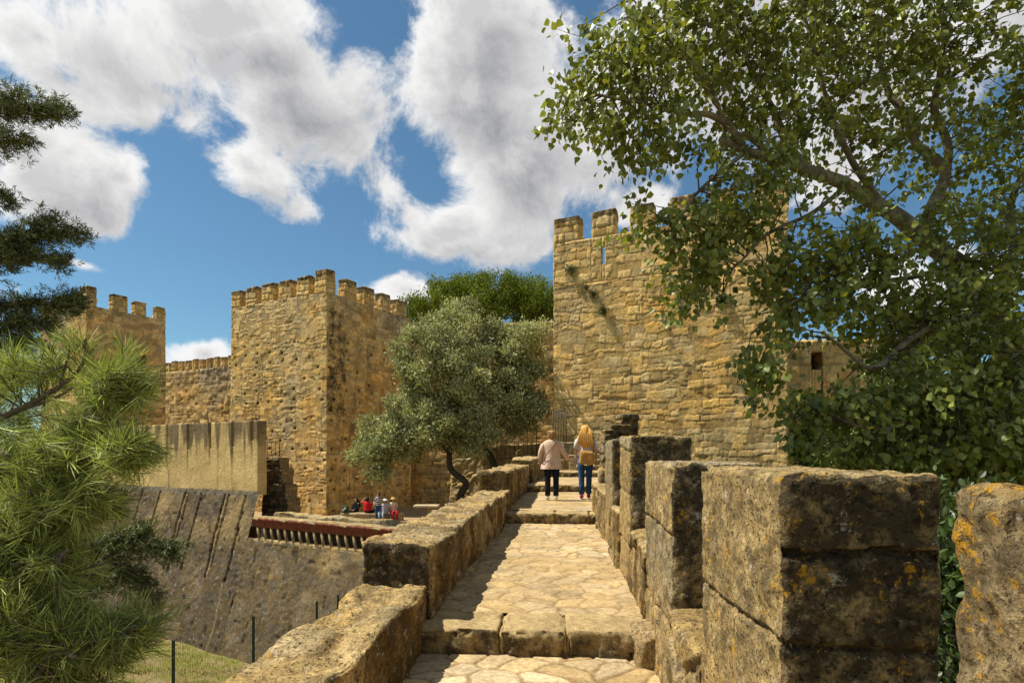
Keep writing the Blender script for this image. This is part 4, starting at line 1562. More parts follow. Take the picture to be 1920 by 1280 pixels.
def leafy_tree(name, label, cat, base, trunks, ells, ncl, per, spread, length, width, color, mat, bark, group=None, shape=OVAL_LEAF, up=.5, vary=(.5, 1.45), lobe=.55):
    """trunks: lists of points with start and end radii; leaves in small clumps through the ellipsoids"""
    base = Vector(base)
    root = tag(empty(name, base), label, cat, group)
    o = np.array(tuple(base))
    acc = Acc()
    skel = []
    for pts, r0, r1 in trunks:
        P = curve(pts, 8) - o
        t = np.linspace(0, 1, len(P))
        acc.tube(P, r0 + (r1 - r0) * t, 8)
        skel.extend(P)
    skel = np.array(skel)
    nl_ = max(8, int(ncl / 30))
    lob = in_ellipsoids([(Vector(e[0]), e[1], e[2]) for e in ells], nl_) - o
    li = RNG.integers(0, nl_, ncl)
    lr = RNG.uniform(.7, 1.25, nl_)[li] * lobe
    cc = lob[li] + rand_dirs(ncl) * (RNG.random(ncl) ** .4 * lr)[:, None] * np.array([1, 1, .72])
    for c in cc[::max(1, ncl // 70)]:
        j = np.argmin(((skel - c) ** 2).sum(1))
        s = skel[j]
        d = np.linalg.norm(c - s)
        acc.tube(np.array([s, (s + c) / 2 + RNG.normal(0, .06, 3) * d, c]), [.02 + .008 * d, .014, .006], 5)
    acc.done('trunk', bark, root)
    m = per
    pos = (cc[:, None, :] + RNG.normal(0, spread, (ncl, m, 3))).reshape(-1, 3)
    outw = np.repeat(unit(cc - lob[li] + np.array([0, 0, .15])), m, 0)
    n = len(pos)
    ax = outw * .6 + RNG.normal(0, .7, (n, 3)) + np.array([0, 0, up])
    nr = rand_dirs(n) + np.array([-.3, 0, .8])
    ln = RNG.uniform(*length, n)
    clump = np.repeat(RNG.uniform(.8, 1.2, (ncl, 1)) * RNG.uniform(.8, 1.2, nl_)[li][:, None], m, 0)
    cl = np.array(color)[None] * RNG.uniform(*vary, (n, 1)) * clump
    leaf_mesh('crown', mat, root, pos, ax, nr, ln, ln * width, shape, cl, .2)
    return root


def E(px, py, rx, ry, Y, ryd, w=None):
    a, b = rx / F * Y, ry / F * Y
    return (at(px, py, Y), (a, ryd, b), (a * b * ryd) ** (2 / 3.) if w is None else w)


# silvery trees on the terrace
g0 = -3.8
leafy_tree('evergreen_oak', 'front silvery green tree with a crooked dark trunk, boughs over the seated group', 'tree',
           (at(866, 850, 27).x, 27.0, g0),
           [([(at(866, 850, 27).x, 27.0, g0), at(862, 935, 27), at(873, 905, 27), at(846, 880, 27), at(842, 840, 27), at(835, 760, 27.2), at(850, 690, 27.3)], .19, .09),
            ([at(842, 850, 27), at(800, 800, 26.8), at(750, 800, 26.6), at(710, 830, 26.5)], .09, .03),
            ([at(838, 780, 27), at(790, 720, 26.8), at(770, 680, 26.8)], .08, .03)],
           [E(725, 835, 62, 62, 26.4, 1.3, 3.6), E(780, 810, 70, 66, 26.4, 1.5, 3.4), E(850, 800, 85, 65, 26.3, 1.5), E(770, 700, 52, 46, 26.6, 1.2), E(800, 740, 70, 55, 26.3, 1.4),
            E(695, 855, 30, 32, 26.4, .7, 1.1), E(880, 735, 75, 65, 26.2, 1.5), E(840, 655, 75, 55, 26.6, 1.4), E(775, 652, 38, 32, 26.8, .9)],
           3300, 17, .14, (.10, .19), .46, (.37, .37, .175), M_OLIVE, M_BARK_O, 'silvery trees on the terrace')
leafy_tree('evergreen_oak', 'rear silvery tree, tall rounded crown and slanting trunk, close to the big tower', 'tree',
           (at(935, 850, 28.6).x, 28.6, g0),
           [([(at(942, 850, 28.6).x, 28.6, g0), at(930, 885, 28.6), at(905, 820, 28.6), at(900, 740, 28.8), at(905, 660, 28.8), at(890, 610, 28.8)], .20, .07),
            ([at(903, 740, 28.7), at(950, 690, 28.6), at(980, 650, 28.5)], .08, .03)],
           [E(890, 610, 78, 48, 28.6, 1.5), E(950, 640, 70, 55, 28.5, 1.5), E(985, 690, 45, 60, 28.4, 1.3), E(920, 700, 85, 75, 28.6, 1.6), E(970, 760, 60, 50, 28.3, 1.3),
            E(845, 640, 50, 45, 28.8, 1.2), E(868, 585, 42, 24, 28.7, .9), E(985, 625, 36, 34, 28.5, .9), E(900, 780, 70, 50, 28.4, 1.4)],
           3000, 17, .14, (.11, .20), .46, (.36, .36, .17), M_OLIVE, M_BARK_O, 'silvery trees on the terrace')
# umbrella pine behind the wall
leafy_tree('umbrella_pine', 'broad bright green umbrella pine rising behind the castle wall', 'tree', (-1.5, 52, -4),
           [([(-1.5, 52, -4), (-1.6, 52, 4), (-1.4, 52, 9), (-1.2, 52, 12)], .45, .25), ([(-1.5, 52, 8), (-4, 52, 11), (-6, 52, 13)], .2, .08), ([(-1.5, 52, 8), (1, 52, 11), (3, 52, 13)], .2, .08)],
           [E(900, 565, 90, 42, 52, 4.0), E(820, 585, 55, 30, 51, 2.8), E(975, 560, 70, 32, 52, 3.5), E(850, 550, 45, 24, 52, 2.5), E(1020, 575, 50, 40, 52, 3), E(890, 600, 110, 30, 51, 3.5), E(790, 598, 26, 20, 51, 1.8)],
           5200, 18, .24, (.14, .26), .45, (.15, .19, .014), M_PINE, M_BARK_N, lobe=1.05, shape=[(0, 0), (.4, .5), (1, 0)], up=1.2)

# greenery beyond the right parapet
leafy_tree('shrub', 'bright green leafy bush against the right edge of the big tower', 'shrub', (12.2, 24.5, -9),
           [([(12.2, 24.5, -9.2), (12.2, 24.5, -4), (12.3, 24.5, 0), (12.4, 24.5, 2)], .16, .05)],
           [E(1515, 800, 60, 60, 24.3, 1.4), E(1500, 860, 50, 60, 24, 1.3), E(1560, 740, 60, 60, 24.6, 1.4), E(1580, 840, 70, 60, 24.3, 1.4), E(1530, 930, 90, 80, 24, 1.8)], 900, 17, .17, (.10, .2), .5, (.13, .20, .03), M_POPLAR, M_BARK_O)
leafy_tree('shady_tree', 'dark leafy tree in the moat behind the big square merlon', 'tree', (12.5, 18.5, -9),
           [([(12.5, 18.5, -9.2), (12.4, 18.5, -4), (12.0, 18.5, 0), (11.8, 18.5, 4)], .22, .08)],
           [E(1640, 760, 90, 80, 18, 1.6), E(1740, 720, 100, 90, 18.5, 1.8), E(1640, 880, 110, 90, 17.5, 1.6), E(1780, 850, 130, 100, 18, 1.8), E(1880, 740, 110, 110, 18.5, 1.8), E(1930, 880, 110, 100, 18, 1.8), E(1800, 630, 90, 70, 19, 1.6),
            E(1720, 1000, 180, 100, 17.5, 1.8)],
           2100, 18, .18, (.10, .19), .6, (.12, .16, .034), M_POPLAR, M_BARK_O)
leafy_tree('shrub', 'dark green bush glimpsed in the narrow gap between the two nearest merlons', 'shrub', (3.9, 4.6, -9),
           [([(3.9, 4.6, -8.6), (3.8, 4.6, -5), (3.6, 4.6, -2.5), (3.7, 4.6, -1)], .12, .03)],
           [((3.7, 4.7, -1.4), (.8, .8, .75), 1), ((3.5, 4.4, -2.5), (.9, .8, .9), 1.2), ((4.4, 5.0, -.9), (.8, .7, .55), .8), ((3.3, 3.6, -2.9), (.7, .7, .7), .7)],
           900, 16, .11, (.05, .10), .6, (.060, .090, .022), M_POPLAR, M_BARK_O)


def wall_plants():
    spots = [(1070, 507, 1.2, 'pale grey green tuft high on the big tower, below its corner merlon'), (1099, 540, .7, 'small dark tuft on the big tower, just left of a larger one'),
             (1114, 552, .9, 'bushy green tuft on the big tower, second lowest of the group'), (1132, 583, 1.0, 'olive green tuft lowest of those on the big tower'),
             (1352, 562, 1.4, 'dark green clump on the big tower face below the hanging poplar leaves')]
    ca, sa = math.cos(T1_A), math.sin(T1_A)
    for px, py, s, lab in spots:
        t = (px - CX) / F
        q = (t * 27.0 - 1.92) / (ca + t * sa)
        Y = 27.0 - q * sa
        p = at(px, py, Y - .04)
        root = tag(empty('wall_plant', p), lab, 'wall plant', 'plants growing on the big tower')
        n = int(130 * s)
        c = RNG.normal(0, 1, (n, 3)) * np.array([.09, .04, .09]) * s + np.array([-.01, -.05, 0])
        ax = RNG.normal(0, .6, (n, 3)) + np.array([-.2, -.25, .2])
        ln = RNG.uniform(.08, .17, n) * s
        col = np.array([.10, .115, .035] if px != 1070 else [.20, .20, .11])[None] * RNG.uniform(.5, 1.3, (n, 1))
        leaf_mesh('foliage', M_OLIVE, root, c, ax, rand_dirs(n), ln, ln * .3, OVAL_LEAF, col)
        st = Acc()
        for k in range(5):
            st.tube(np.array([(0, .12, -.05), (RNG.normal(0, .05) * s, -.05, .0), (RNG.normal(0, .12) * s, -.15, .08 * s)]), [.02 * s, .014 * s, .006], 5)
        st.done('stem', M_BARK_O, root)


wall_plants()


def needle_sprays(tips, dirs, lens, per, nl, nw, color, vary=(.6, 1.35), spread=.5, lean=.8, sag=0.0):
    """needles set all along the last part of each shoot, leaning forward"""
    P, A, L, C = [], [], [], []
    for p, d, l, cv in zip(tips, dirs, lens, RNG.uniform(.7, 1.3, len(tips))):
        t = RNG.random(per) ** 1.4
        P.append(p[None] - d[None] * (t * l)[:, None])
        r = rand_dirs(per)
        r = unit(r - d[None] * (r @ d)[:, None])
        A.append(d[None] * lean * RNG.uniform(.6, 1.5, (per, 1)) + r * spread * RNG.uniform(.5, 1.4, (per, 1)) + np.array([0, 0, -sag]))
        L.append(RNG.uniform(nl * .5, nl, per))
        C.append(np.array(color)[None] * RNG.uniform(*vary, (per, 1)) * cv)
    P, A, L, C = map(np.concatenate, (P, A, L, C))
    return P, A, L, np.full(len(P), nw), C


NEEDLE = [(0, 0), (.35, .5), (.7, .42), (1, 0)]


def needle_pine():
    base = Vector((-5.6, 3.9, -8.4))
    root = tag(empty('pine_tree', base), 'young pine with long bright green needles filling the left foreground', 'tree')
    o = np.array(tuple(base))
    acc = Acc()
    skel = []
    tips, dirs, lens = [], [], []

    def limb(pts, r0, r1, n=7):
        P = curve(pts, n)
        t = np.linspace(0, 1, len(P))
        acc.tube(P - o, r0 + (r1 - r0) * t, 7)
        skel.extend(P)
        return P
    limb([base, (-5.5, 3.9, -5), (-5.3, 3.9, -2.4), (-5.15, 3.9, -.5), (-5.0, 3.9, 1.0), (-4.9, 3.9, 1.9)], .16, .05)
    limb([at(-260, 800, 3.9), at(-60, 800, 3.8), at(40, 765, 3.8), at(110, 725, 3.8), at(150, 690, 3.8), at(160, 655, 3.8)], .028, .006)
    limb([at(40, 768, 3.8), at(105, 745, 3.8), at(150, 715, 3.75), at(160, 690, 3.75)], .012, .004)
    limb([at(110, 728, 3.8), at(128, 668, 3.8), at(130, 640, 3.8)], .008, .004)
    limb([at(-100, 860, 3.9), at(60, 830, 3.7), at(140, 790, 3.6), at(190, 750, 3.6), at(215, 715, 3.55)], .02, .006)
    limb([at(-200, 900, 3.8), at(60, 880, 3.6), at(170, 862, 3.5), at(230, 850, 3.45), at(252, 832, 3.4)], .022, .005)
    limb([at(-200, 1000, 3.7), at(0, 960, 3.5), at(100, 930, 3.4), at(160, 920, 3.4)], .02, .006)
    limb([at(-200, 1120, 3.6), at(0, 1060, 3.4), at(80, 1050, 3.3), at(130, 1030, 3.3)], .02, .006)
    limb([at(-200, 1250, 3.5), at(-20, 1200, 3.3), at(60, 1210, 3.2), at(180, 1200, 3.3), at(255, 1170, 3.4)], .02, .005)
    limb([at(-200, 1380, 3.4), at(20, 1300, 3.2), at(90, 1240, 3.2), at(120, 1200, 3.2)], .02, .006)
    skel_a = np.array(skel)
    E_ = []

    def ell(px, py, rx, ry, Y, w, d=.45):
        E_.append((at(px, py, Y), (rx / F * Y, d, ry / F * Y), w))
    ell(60, 690, 75, 40, 3.9, 10)
    ell(-20, 760, 90, 110, 4.0, 18)
    ell(30, 860, 120, 45, 3.7, 22)
    ell(140, 850, 70, 40, 3.6, 14)
    ell(225, 720, 35, 38, 3.6, 12, .25)
    ell(180, 800, 40, 22, 3.7, 4, .2)
    ell(245, 840, 30, 26, 3.4, 7, .2)
    ell(90, 940, 120, 55, 3.5, 26)
    ell(0, 1000, 130, 90, 3.6, 26)
    ell(60, 1080, 110, 70, 3.4, 22)
    ell(20, 1190, 110, 80, 3.4, 20)
    ell(150, 1200, 95, 55, 3.4, 18, .3)
    ell(235, 1190, 50, 50, 3.5, 10, .3)
    ell(120, 1280, 140, 50, 3.4, 14)
    ell(150, 960, 40, 70, 3.6, 6, .25)
    cc = in_ellipsoids(E_, 680)
    for i, c in enumerate(cc):
        j = np.argmin(((skel_a - c) ** 2).sum(1) + RNG.random(len(skel_a)) * .08)
        s = skel_a[j]
        d = c - s
        dl = np.linalg.norm(d)
        dirn = unit((d / (dl + .05) * .9 + np.array([.5, -.2, .15]) + RNG.normal(0, .6, 3))[None])[0]
        if i % 2 == 0 and dl < 1.2:
            acc.tube(np.array([s, (s + c) / 2 + np.array([0, 0, -.04]), c]) - o, [.007, .005, .004], 4, None, False)
        else:
            acc.tube(np.array([c - dirn * .16, c]) - o, [.005, .004], 4, None, False)
        tips.append(c - o)
        dirs.append(dirn)
        lens.append(RNG.uniform(.16, .36))
    # clear tufts against the tower
    for (qx, qy, Y, dx, dz) in [(158, 648, 3.8, .1, 1), (130, 640, 3.8, -.2, 1), (92, 655, 3.8, -.3, 1), (218, 712, 3.55, .5, .8), (240, 690, 3.55, .7, .6), (215, 745, 3.6, .9, .1), (252, 832, 3.4, .9, .25), (240, 850, 3.4, .9, -.2),
                                (262, 850, 3.4, .7, .3), (232, 660, 3.6, .2, 1), (178, 700, 3.7, .6, .6), (250, 740, 3.55, 1, .1)]:
        for k in range(2):
            tips.append(np.array(tuple(at(qx + 4 * k, qy, Y))) - o)
            dirs.append(unit(np.array([[dx, RNG.normal(0, .3), dz]]))[0])
            lens.append(.2)
    for i in range(0, len(tips), 5):
        p, d = np.array(tips[i]), np.array(dirs[i])
        acc.tube(np.array([p - d * .02, p + d * .02, p + d * .05]), [.008, .016, .004], 6)
    P, A, L, Wd, C = needle_sprays(tips, dirs, lens, 66, .22, .0044, (.25, .280, .076), vary=(.25, 2.2), spread=.66, lean=.75, sag=.14)
    acc.done('trunk', M_BARK_N, root)
    leaf_mesh('crown', M_PINE, root, P, A, rand_dirs(len(P)), L, Wd, NEEDLE, C, .1, .10)


needle_pine()


def dark_conifer():
    base = Vector((-9.3, 7.4, -8.6))
    root = tag(empty('cedar_tree', base), 'dark cedar at the left edge with short needled boughs against the sky', 'tree')
    o = np.array(tuple(base))
    acc = Acc()
    P0 = curve([base, (-9.2, 7.4, -3), (-9.1, 7.4, 2), (-9.0, 7.4, 6), (-8.9, 7.4, 10)], 8)
    acc.tube(P0 - o, np.linspace(.26, .05, len(P0)), 9)
    tips, dirs, lens = [], [], []

    def bough(pts, r0, n, spread, sag=.0):
        P = curve(pts, 8)
        acc.tube(P - o, np.linspace(r0, .006, len(P)), 6)
        for i in range(int(n * 1.25)):
            t = RNG.random() ** .7 if i < n else .05 + .6 * RNG.random()
            k = min(int(t * (len(P) - 1)), len(P) - 2)
            tan = P[k + 1] - P[k]
            tan /= np.linalg.norm(tan)
            sd = unit((np.cross(tan, [0, 0, 1]) * RNG.normal(0, 1) + np.array([0, 0, RNG.normal(0, .45)]) + tan * .8)[None])[0]
            w = spread * (1.05 - .75 * t) * RNG.uniform(.15, 1)
            q = P[k] + sd * w
            if w > .15:
                acc.tube(np.array([P[k], P[k] + sd * w * .5 + [0, 0, .02], q]) - o, [.008, .006, .003], 4, None, False)
            for m in range(2):
                tips.append(q - o + RNG.normal(0, .05, 3))
                dirs.append(unit((sd + RNG.normal(0, .35, 3) + [0, 0, .15])[None])[0])
                lens.append(RNG.uniform(.12, .26))
    Y = 6.6
    bough([at(-330, 330, 7.3), at(-90, 225, 6.9), at(0, 210, Y), at(70, 207, Y), at(120, 205, Y)], .05, 130, .42)
    bough([at(-330, 250, 7.3), at(-90, 215, 6.9), at(0, 190, Y), at(28, 178, Y)], .04, 60, .40)
    bough([at(-330, 360, 7.3), at(-80, 300, 6.9), at(0, 270, Y), at(50, 262, Y)], .04, 70, .38)
    bough([at(-330, 420, 7.3), at(-120, 360, 6.9), at(-20, 350, Y), at(20, 385, Y)], .04, 50, .30)
    bough([at(-330, 560, 7.3), at(-100, 480, 6.8), at(0, 462, Y), at(80, 440, Y), at(150, 436, Y)], .06, 170, .50)
    bough([at(-330, 560, 7.3), at(-60, 480, 6.8), at(40, 440, Y), at(100, 408, Y)], .05, 90, .38)
    bough([at(-330, 600, 7.3), at(-80, 510, 6.8), at(40, 480, Y), at(128, 492, Y)], .05, 100, .36)
    bough([at(-330, 660, 7.3), at(-90, 600, 6.8), at(20, 570, Y), at(120, 570, Y), at(140, 562, Y)], .06, 160, .42)
    bough([at(-330, 700, 7.3), at(-60, 640, 6.8), at(40, 605, Y), at(100, 610, Y)], .05, 120, .42)
    bough([at(-330, 740, 7.3), at(-100, 680, 6.8), at(0, 650, Y), at(60, 640, Y)], .05, 120, .45)
    bough([at(-330, 820, 7.0), at(-60, 740, 6.6), at(40, 690, 6.3)], .05, 120, .5)
    # a low bough in the shade, hanging over the moat
    bough([at(-300, 1010, 6.4), at(0, 1010, 5.9), at(140, 1025, 5.6), at(240, 1020, 5.5), at(335, 1032, 5.5)], .05, 150, .30)
    bough([at(140, 1025, 5.6), at(220, 1060, 5.5), at(265, 1090, 5.5), at(290, 1135, 5.5)], .02, 60, .20)
    bough([at(140, 1030, 5.6), at(230, 1010, 5.5), at(280, 985, 5.5)], .02, 50, .18)
    bough([at(60, 1100, 5.5), at(150, 1095, 5.4), at(210, 1085, 5.4)], .02, 50, .20)
    bough([at(-200, 1150, 5.4), at(0, 1120, 5.2), at(120, 1130, 5.1), at(160, 1160, 5.1)], .03, 90, .4)
    P, A, L, Wd, C = needle_sprays(tips, dirs, lens, 24, .08, .0075, (.115, .130, .050), vary=(.4, 1.8), spread=.7, lean=.6)
    acc.done('trunk', bark_mat('cedar_bark', (.06, .045, .034), (.10, .078, .06), 8), root)
    leaf_mesh('crown', M_DARKLEAF, root, P, A, rand_dirs(len(P)), L, Wd, NEEDLE, C, .1)


dark_conifer()

# ------------------------------------------------------------------ people
M_SKIN = plain_mat('skin', (.52, .30, .19), .6, .3, scale=60, amt=.06, bump=.05)
CLOTH = {}


def cloth(name, color, rough=.85, amt=.16, scale=26):
    if name not in CLOTH:
        CLOTH[name] = plain_mat(name, color, rough, .15, scale=scale, amt=amt, bump=.5, bdist=.02)
    return CLOTH[name]


def loft(acc, rings, seg=18, fold=0.0, ph=0.0, close_top=True, close_bottom=False):
    a = np.linspace(0, 2 * np.pi, seg, endpoint=False)
    V = []
    for i, (c, rx, ry) in enumerate(rings):
        w = 1 + fold * (i / (len(rings) - 1)) * np.sin(a * 5 + ph + i * .7)
        V.append(np.stack([c[0] + rx * w * np.cos(a), c[1] + ry * w * np.sin(a), np.full(seg, c[2])], 1))
    n = len(rings)
    Q = np.array([(i * seg + k, (i + 1) * seg + k, (i + 1) * seg + (k + 1) % seg, i * seg + (k + 1) % seg) for i in range(n - 1) for k in range(seg)])
    V = np.concatenate(V)
    T = []
    if close_top:
        V = np.concatenate([V, [np.mean(V[:seg], 0)]])
        T += [(len(V) - 1, k, (k + 1) % seg) for k in range(seg)]
    if close_bottom:
        V = np.concatenate([V, [np.mean(V[(n - 1) * seg:n * seg], 0)]])
        T += [(len(V) - 1, (n - 1) * seg + (k + 1) % seg, (n - 1) * seg + k) for k in range(seg)]
    return acc.add(V, Q, np.array(T) if T else None)


def ball(acc, c, r, seg=14, rings=9):
    r = np.broadcast_to(np.asarray(r, float), (3,))
    th = np.linspace(0, np.pi, rings + 1)[1:-1]
    rs = [((c[0], c[1], c[2] + r[2] * math.cos(t)), r[0] * math.sin(t), r[1] * math.sin(t)) for t in th]
    return loft(acc, rs, seg, close_top=True, close_bottom=True)


def skinned(name, verts, edges, radii, mat, parent, root_i=0, levels=1):
    me = bpy.data.meshes.new(name)
    me.from_pydata([tuple(v) for v in verts], edges, [])
    o = bpy.data.objects.new(name, me)
    COL.objects.link(o)
    md = o.modifiers.new('skin', 'SKIN')
    md.use_smooth_shade = True
    sv = me.skin_vertices[0].data
    for i, r in enumerate(radii):
        r = r if isinstance(r, tuple) else (r, r)
        sv[i].radius = r
        sv[i].use_root = (i == root_i)
    o.modifiers.new('sub', 'SUBSURF').levels = levels
    o.modifiers['sub'].render_levels = levels
    dg = bpy.context.evaluated_depsgraph_get()
    m2 = bpy.data.meshes.new_from_object(o.evaluated_get(dg))
    o.modifiers.clear()
    o.data = m2
    m2.name = name
    m2.materials.clear()
    m2.materials.append(mat)
    m2.polygons.foreach_set('use_smooth', np.ones(len(m2.polygons), dtype=bool))
    o.parent = parent
    return o


def figure(label, loc, rz, H, arms, legs, top, bottom, shoe, hair, skirt_hem=.80, flare=.25, sit=False, sleeve=1.0, group=None, head_turn=0.0, stout=1.0,
           long_hair=0.0, hat=None, vest=None):
    root = tag(empty('person', loc, rz), label, 'person', group)
    s = H / 1.68
    dz = -.43 if sit else 0.0

    def J(x, y, z):
        return np.array([x * s, y * s, (z + dz) * s])
    L = []
    Ed = []
    R = []

    def add(p, r, link=None):
        L.append(p)
        R.append(tuple(q * s for q in r) if isinstance(r, tuple) else r * s)
        if link is not None:
            Ed.append((link, len(L) - 1))
        return len(L) - 1
    pel = add(J(0, 0, .93), (.14, .105))
    sp = add(J(0, .01, 1.10), (.125, .095), pel)
    ch = add(J(0, 0, 1.29), (.15, .105), sp)
    nb = add(J(0, -.01, 1.42), (.065, .06), ch)
    nk = add(J(0, .01, 1.47), (.052, .052), nb)
    sk = add(J(0, .02, 1.555), (.078, .09), nk)
    cr = add(J(0, .01, 1.625), (.066, .074), sk)
    add(J(0, .118, 1.545), .013, sk)                     # nose
    add(J(0, .075, 1.495), .030, sk)                     # chin
    add(J(.083, .0, 1.55), (.012, .02), sk)
    add(J(-.083, .0, 1.55), (.012, .02), sk)
    pts = {}
    for side, (el, wr, hd) in zip((-1, 1), arms):
        shp = J(side * .17 * stout, 0, 1.375)
        a = add(shp, .055, ch)
        e_ = add(J(*el), .040, a)
        w_ = add(J(*wr), .027, e_)
        hdir = np.array(hd, float)
        hdir /= np.linalg.norm(hdir)
        palm = add(J(*wr) + hdir * .055 * s, (.034, .016), w_)
        sidev = np.cross(hdir, [0.3, .9, .2])
        sidev /= np.linalg.norm(sidev)
        curl = np.cross(sidev, hdir)
        for k, (off, ln) in enumerate([(-.028, .066), (-.010, .078), (.010, .074), (.027, .058)]):
            kn = J(*wr) + hdir * .098 * s + sidev * off * s
            f1 = add(kn, .0095, palm)
            f2 = add(kn + (hdir * .55 + curl * .22) * ln * s, .008, f1)
            add(kn + (hdir * .85 + curl * .62) * ln * s, .007, f2)
        t1 = add(J(*wr) + hdir * .045 * s - sidev * .042 * s, .011, palm)
        add(J(*wr) + hdir * .085 * s - sidev * .062 * s + curl * .012 * s, .009, t1)
        pts[side] = (shp, J(*el), J(*wr))
    lg = {}
    for side, (kn, an, toe) in zip((-1, 1), legs):
        hp = J(side * .09, 0, .88)
        a = add(hp, .085, pel)
        b = add(J(*kn), .055, a)
        c = add(J(*an), .036, b)
        d = add(J(*toe), .030, c)
        lg[side] = (hp, J(*kn), J(*an), J(*toe))
    skinned('body', L, Ed, R, M_SKIN, root)
    eye = Acc()
    for side in (-1, 1):
        e1 = Acc()
        ball(e1, J(side * .031, .094, 1.565), .010 * s, 8, 6)
        e1.done('eye', cloth('eye_dark', (.03, .02, .015), .3), root)
    # trousers
    t = Acc()
    if not sit:
        loft(t, [(J(0, 0, 1.0), .16 * s * stout, .115 * s * stout), (J(0, 0, .92), .178 * s * stout, .13 * s * stout), (J(0, 0, .82), .175 * s * stout, .125 * s * stout)], 18, close_bottom=True)
    else:
        loft(t, [(J(0, 0, 1.02), .16 * s, .12 * s), (J(0, .03, .92), .18 * s, .15 * s), (J(0, .04, .83), .17 * s, .15 * s)], 18, close_bottom=True)
    for side in (-1, 1):
        hp, kn, an, toe = lg[side]
        P = np.array([hp + [0, 0, .02 * s], hp * .55 + kn * .45, kn, kn * .5 + an * .5, an + (kn - an) * .04])
        t.tube(P, np.array([.098, .088, .068, .064, .062]) * s * (.5 + .5 * stout), 12)
    t.done('trousers', bottom, root)
    for side in (-1, 1):
        hp, kn, an, toe = lg[side]
        sh = Acc()
        d = toe - an
        d[2] = 0
        d = d / (np.linalg.norm(d) + 1e-6)
        gz = an[2] - .08 * s
        P = np.array([an - d * .06 * s, an - d * .02 * s, an + d * .07 * s, an + d * .15 * s, an + d * .19 * s])
        P[:, 2] = gz + np.array([.045, .05, .04, .032, .028]) * s
        sh.tube(P, np.array([.036, .046, .044, .040, .022]) * s, 10)
        sh.done('shoe', shoe, root)
    # top
    g = Acc()
    zz = [(1.455, .062, .058, -.005), (1.425, .13, .085, -.005), (1.385, .185, .105, 0), (1.30, .20, .122, 0), (1.18, .19, .12, .005), (1.05, .185, .122, .005)]
    rings = [(J(0, y, z), rx * s * stout, ry * s * stout) for z, rx, ry, y in zz]
    z0 = 1.05
    for k in range(1, 5):
        z = z0 + (skirt_hem - z0) * k / 4
        f = 1 + flare * k / 4
        rings.append((J(0, .005, z), .185 * f * s * stout, .124 * f * s * stout))
    loft(g, rings, 26, fold=.09)
    for side in (-1, 1):
        shp, el, wr = pts[side]
        P = [shp + np.array([-side * .05, 0, -.035]) * s, shp + (el - shp) * .3, el, el + (wr - el) * .5, wr - (wr - el) * .03]
        rr = np.array([.062, .066, .060, .056, .052]) * s
        if sleeve < 1:
            P, rr = P[:3], rr[:3]
            if sleeve < .5:
                P[2] = shp + (el - shp) * .7
        g.tube(np.array(P), rr, 12)
    g.done('top', top, root)
    if vest:
        vest(root, J, s)
    # hair
    if hair is not None:
        h = Acc()
        if long_hair:
            rg = [(J(0, -.005, 1.672), .03 * s, .03 * s), (J(0, -.012, 1.655), .075 * s, .078 * s), (J(0, -.022, 1.60), .102 * s, .100 * s), (J(0, -.035, 1.53), .110 * s, .092 * s),
                  (J(0, -.062, 1.45), .125 * s, .075 * s), (J(0, -.090, 1.36), .145 * s, .060 * s), (J(0, -.110, 1.27), .15 * s, .048 * s), (J(-.01, -.118, 1.47 - long_hair), .08 * s, .03 * s),
                  (J(-.015, -.115, 1.40 - long_hair), .03 * s, .012 * s)]
            loft(h, rg, 28, fold=.16, close_bottom=True)
            for k in range(22):
                x = -.15 + .30 * k / 21
                h.tube(np.array([J(x * .5, -.09, 1.60), J(x * .9, -.122, 1.45), J(x * 1.15 + .02 * math.sin(k * 2), -.150, 1.30), J(x * 1.25 + .03 * math.sin(k * 3), -.145, 1.26 - .045 * (k % 4))]),
                       np.array([.012, .02, .018, .004]) * s, 6)
        else:
            rg = [(J(0, -.01, 1.668), .035 * s, .04 * s), (J(0, -.01, 1.652), .075 * s, .085 * s), (J(0, -.016, 1.61), .098 * s, .104 * s), (J(0, -.024, 1.56), .102 * s, .098 * s),
                  (J(0, -.034, 1.51), .090 * s, .076 * s), (J(0, -.036, 1.475), .060 * s, .045 * s)]
            loft(h, rg, 24, fold=.12, ph=.6, close_bottom=True)
            for k in range(22):
                a_ = k * 2.4
                ball(h, J(.075 * math.cos(a_), -.03 + .07 * math.sin(a_), 1.50 + .15 * ((k * 7) % 11) / 10), (.034 * s, .034 * s, .030 * s), 8, 5)
        h.done('hair', hair, root)
    if hat:
        mat, brim, crownh = hat
        h = Acc()
        loft(h, [(J(0, 0, 1.66 + crownh), .05 * s, .05 * s), (J(0, 0, 1.65 + crownh), .088 * s, .095 * s), (J(0, 0, 1.615), .106 * s, .112 * s), (J(0, 0, 1.605), brim * s, brim * s), (J(0, 0, 1.590), brim * s, brim * s), (J(0, 0, 1.595), .10 * s, .10 * s)], 22)
        h.done('hat', mat, root)
    return root, J, s


REL = (((-.23, -.03, 1.12), (-.24, .06, .88), (0, .25, -1)), ((.23, -.03, 1.12), (.24, .06, .88), (0, .25, -1)))
STRIDE = (((-.10, .06, .50), (-.10, .02, .08), (-.11, .17, .03)), ((.10, .02, .50), (.10, -.10, .09), (.11, .05, .03)))

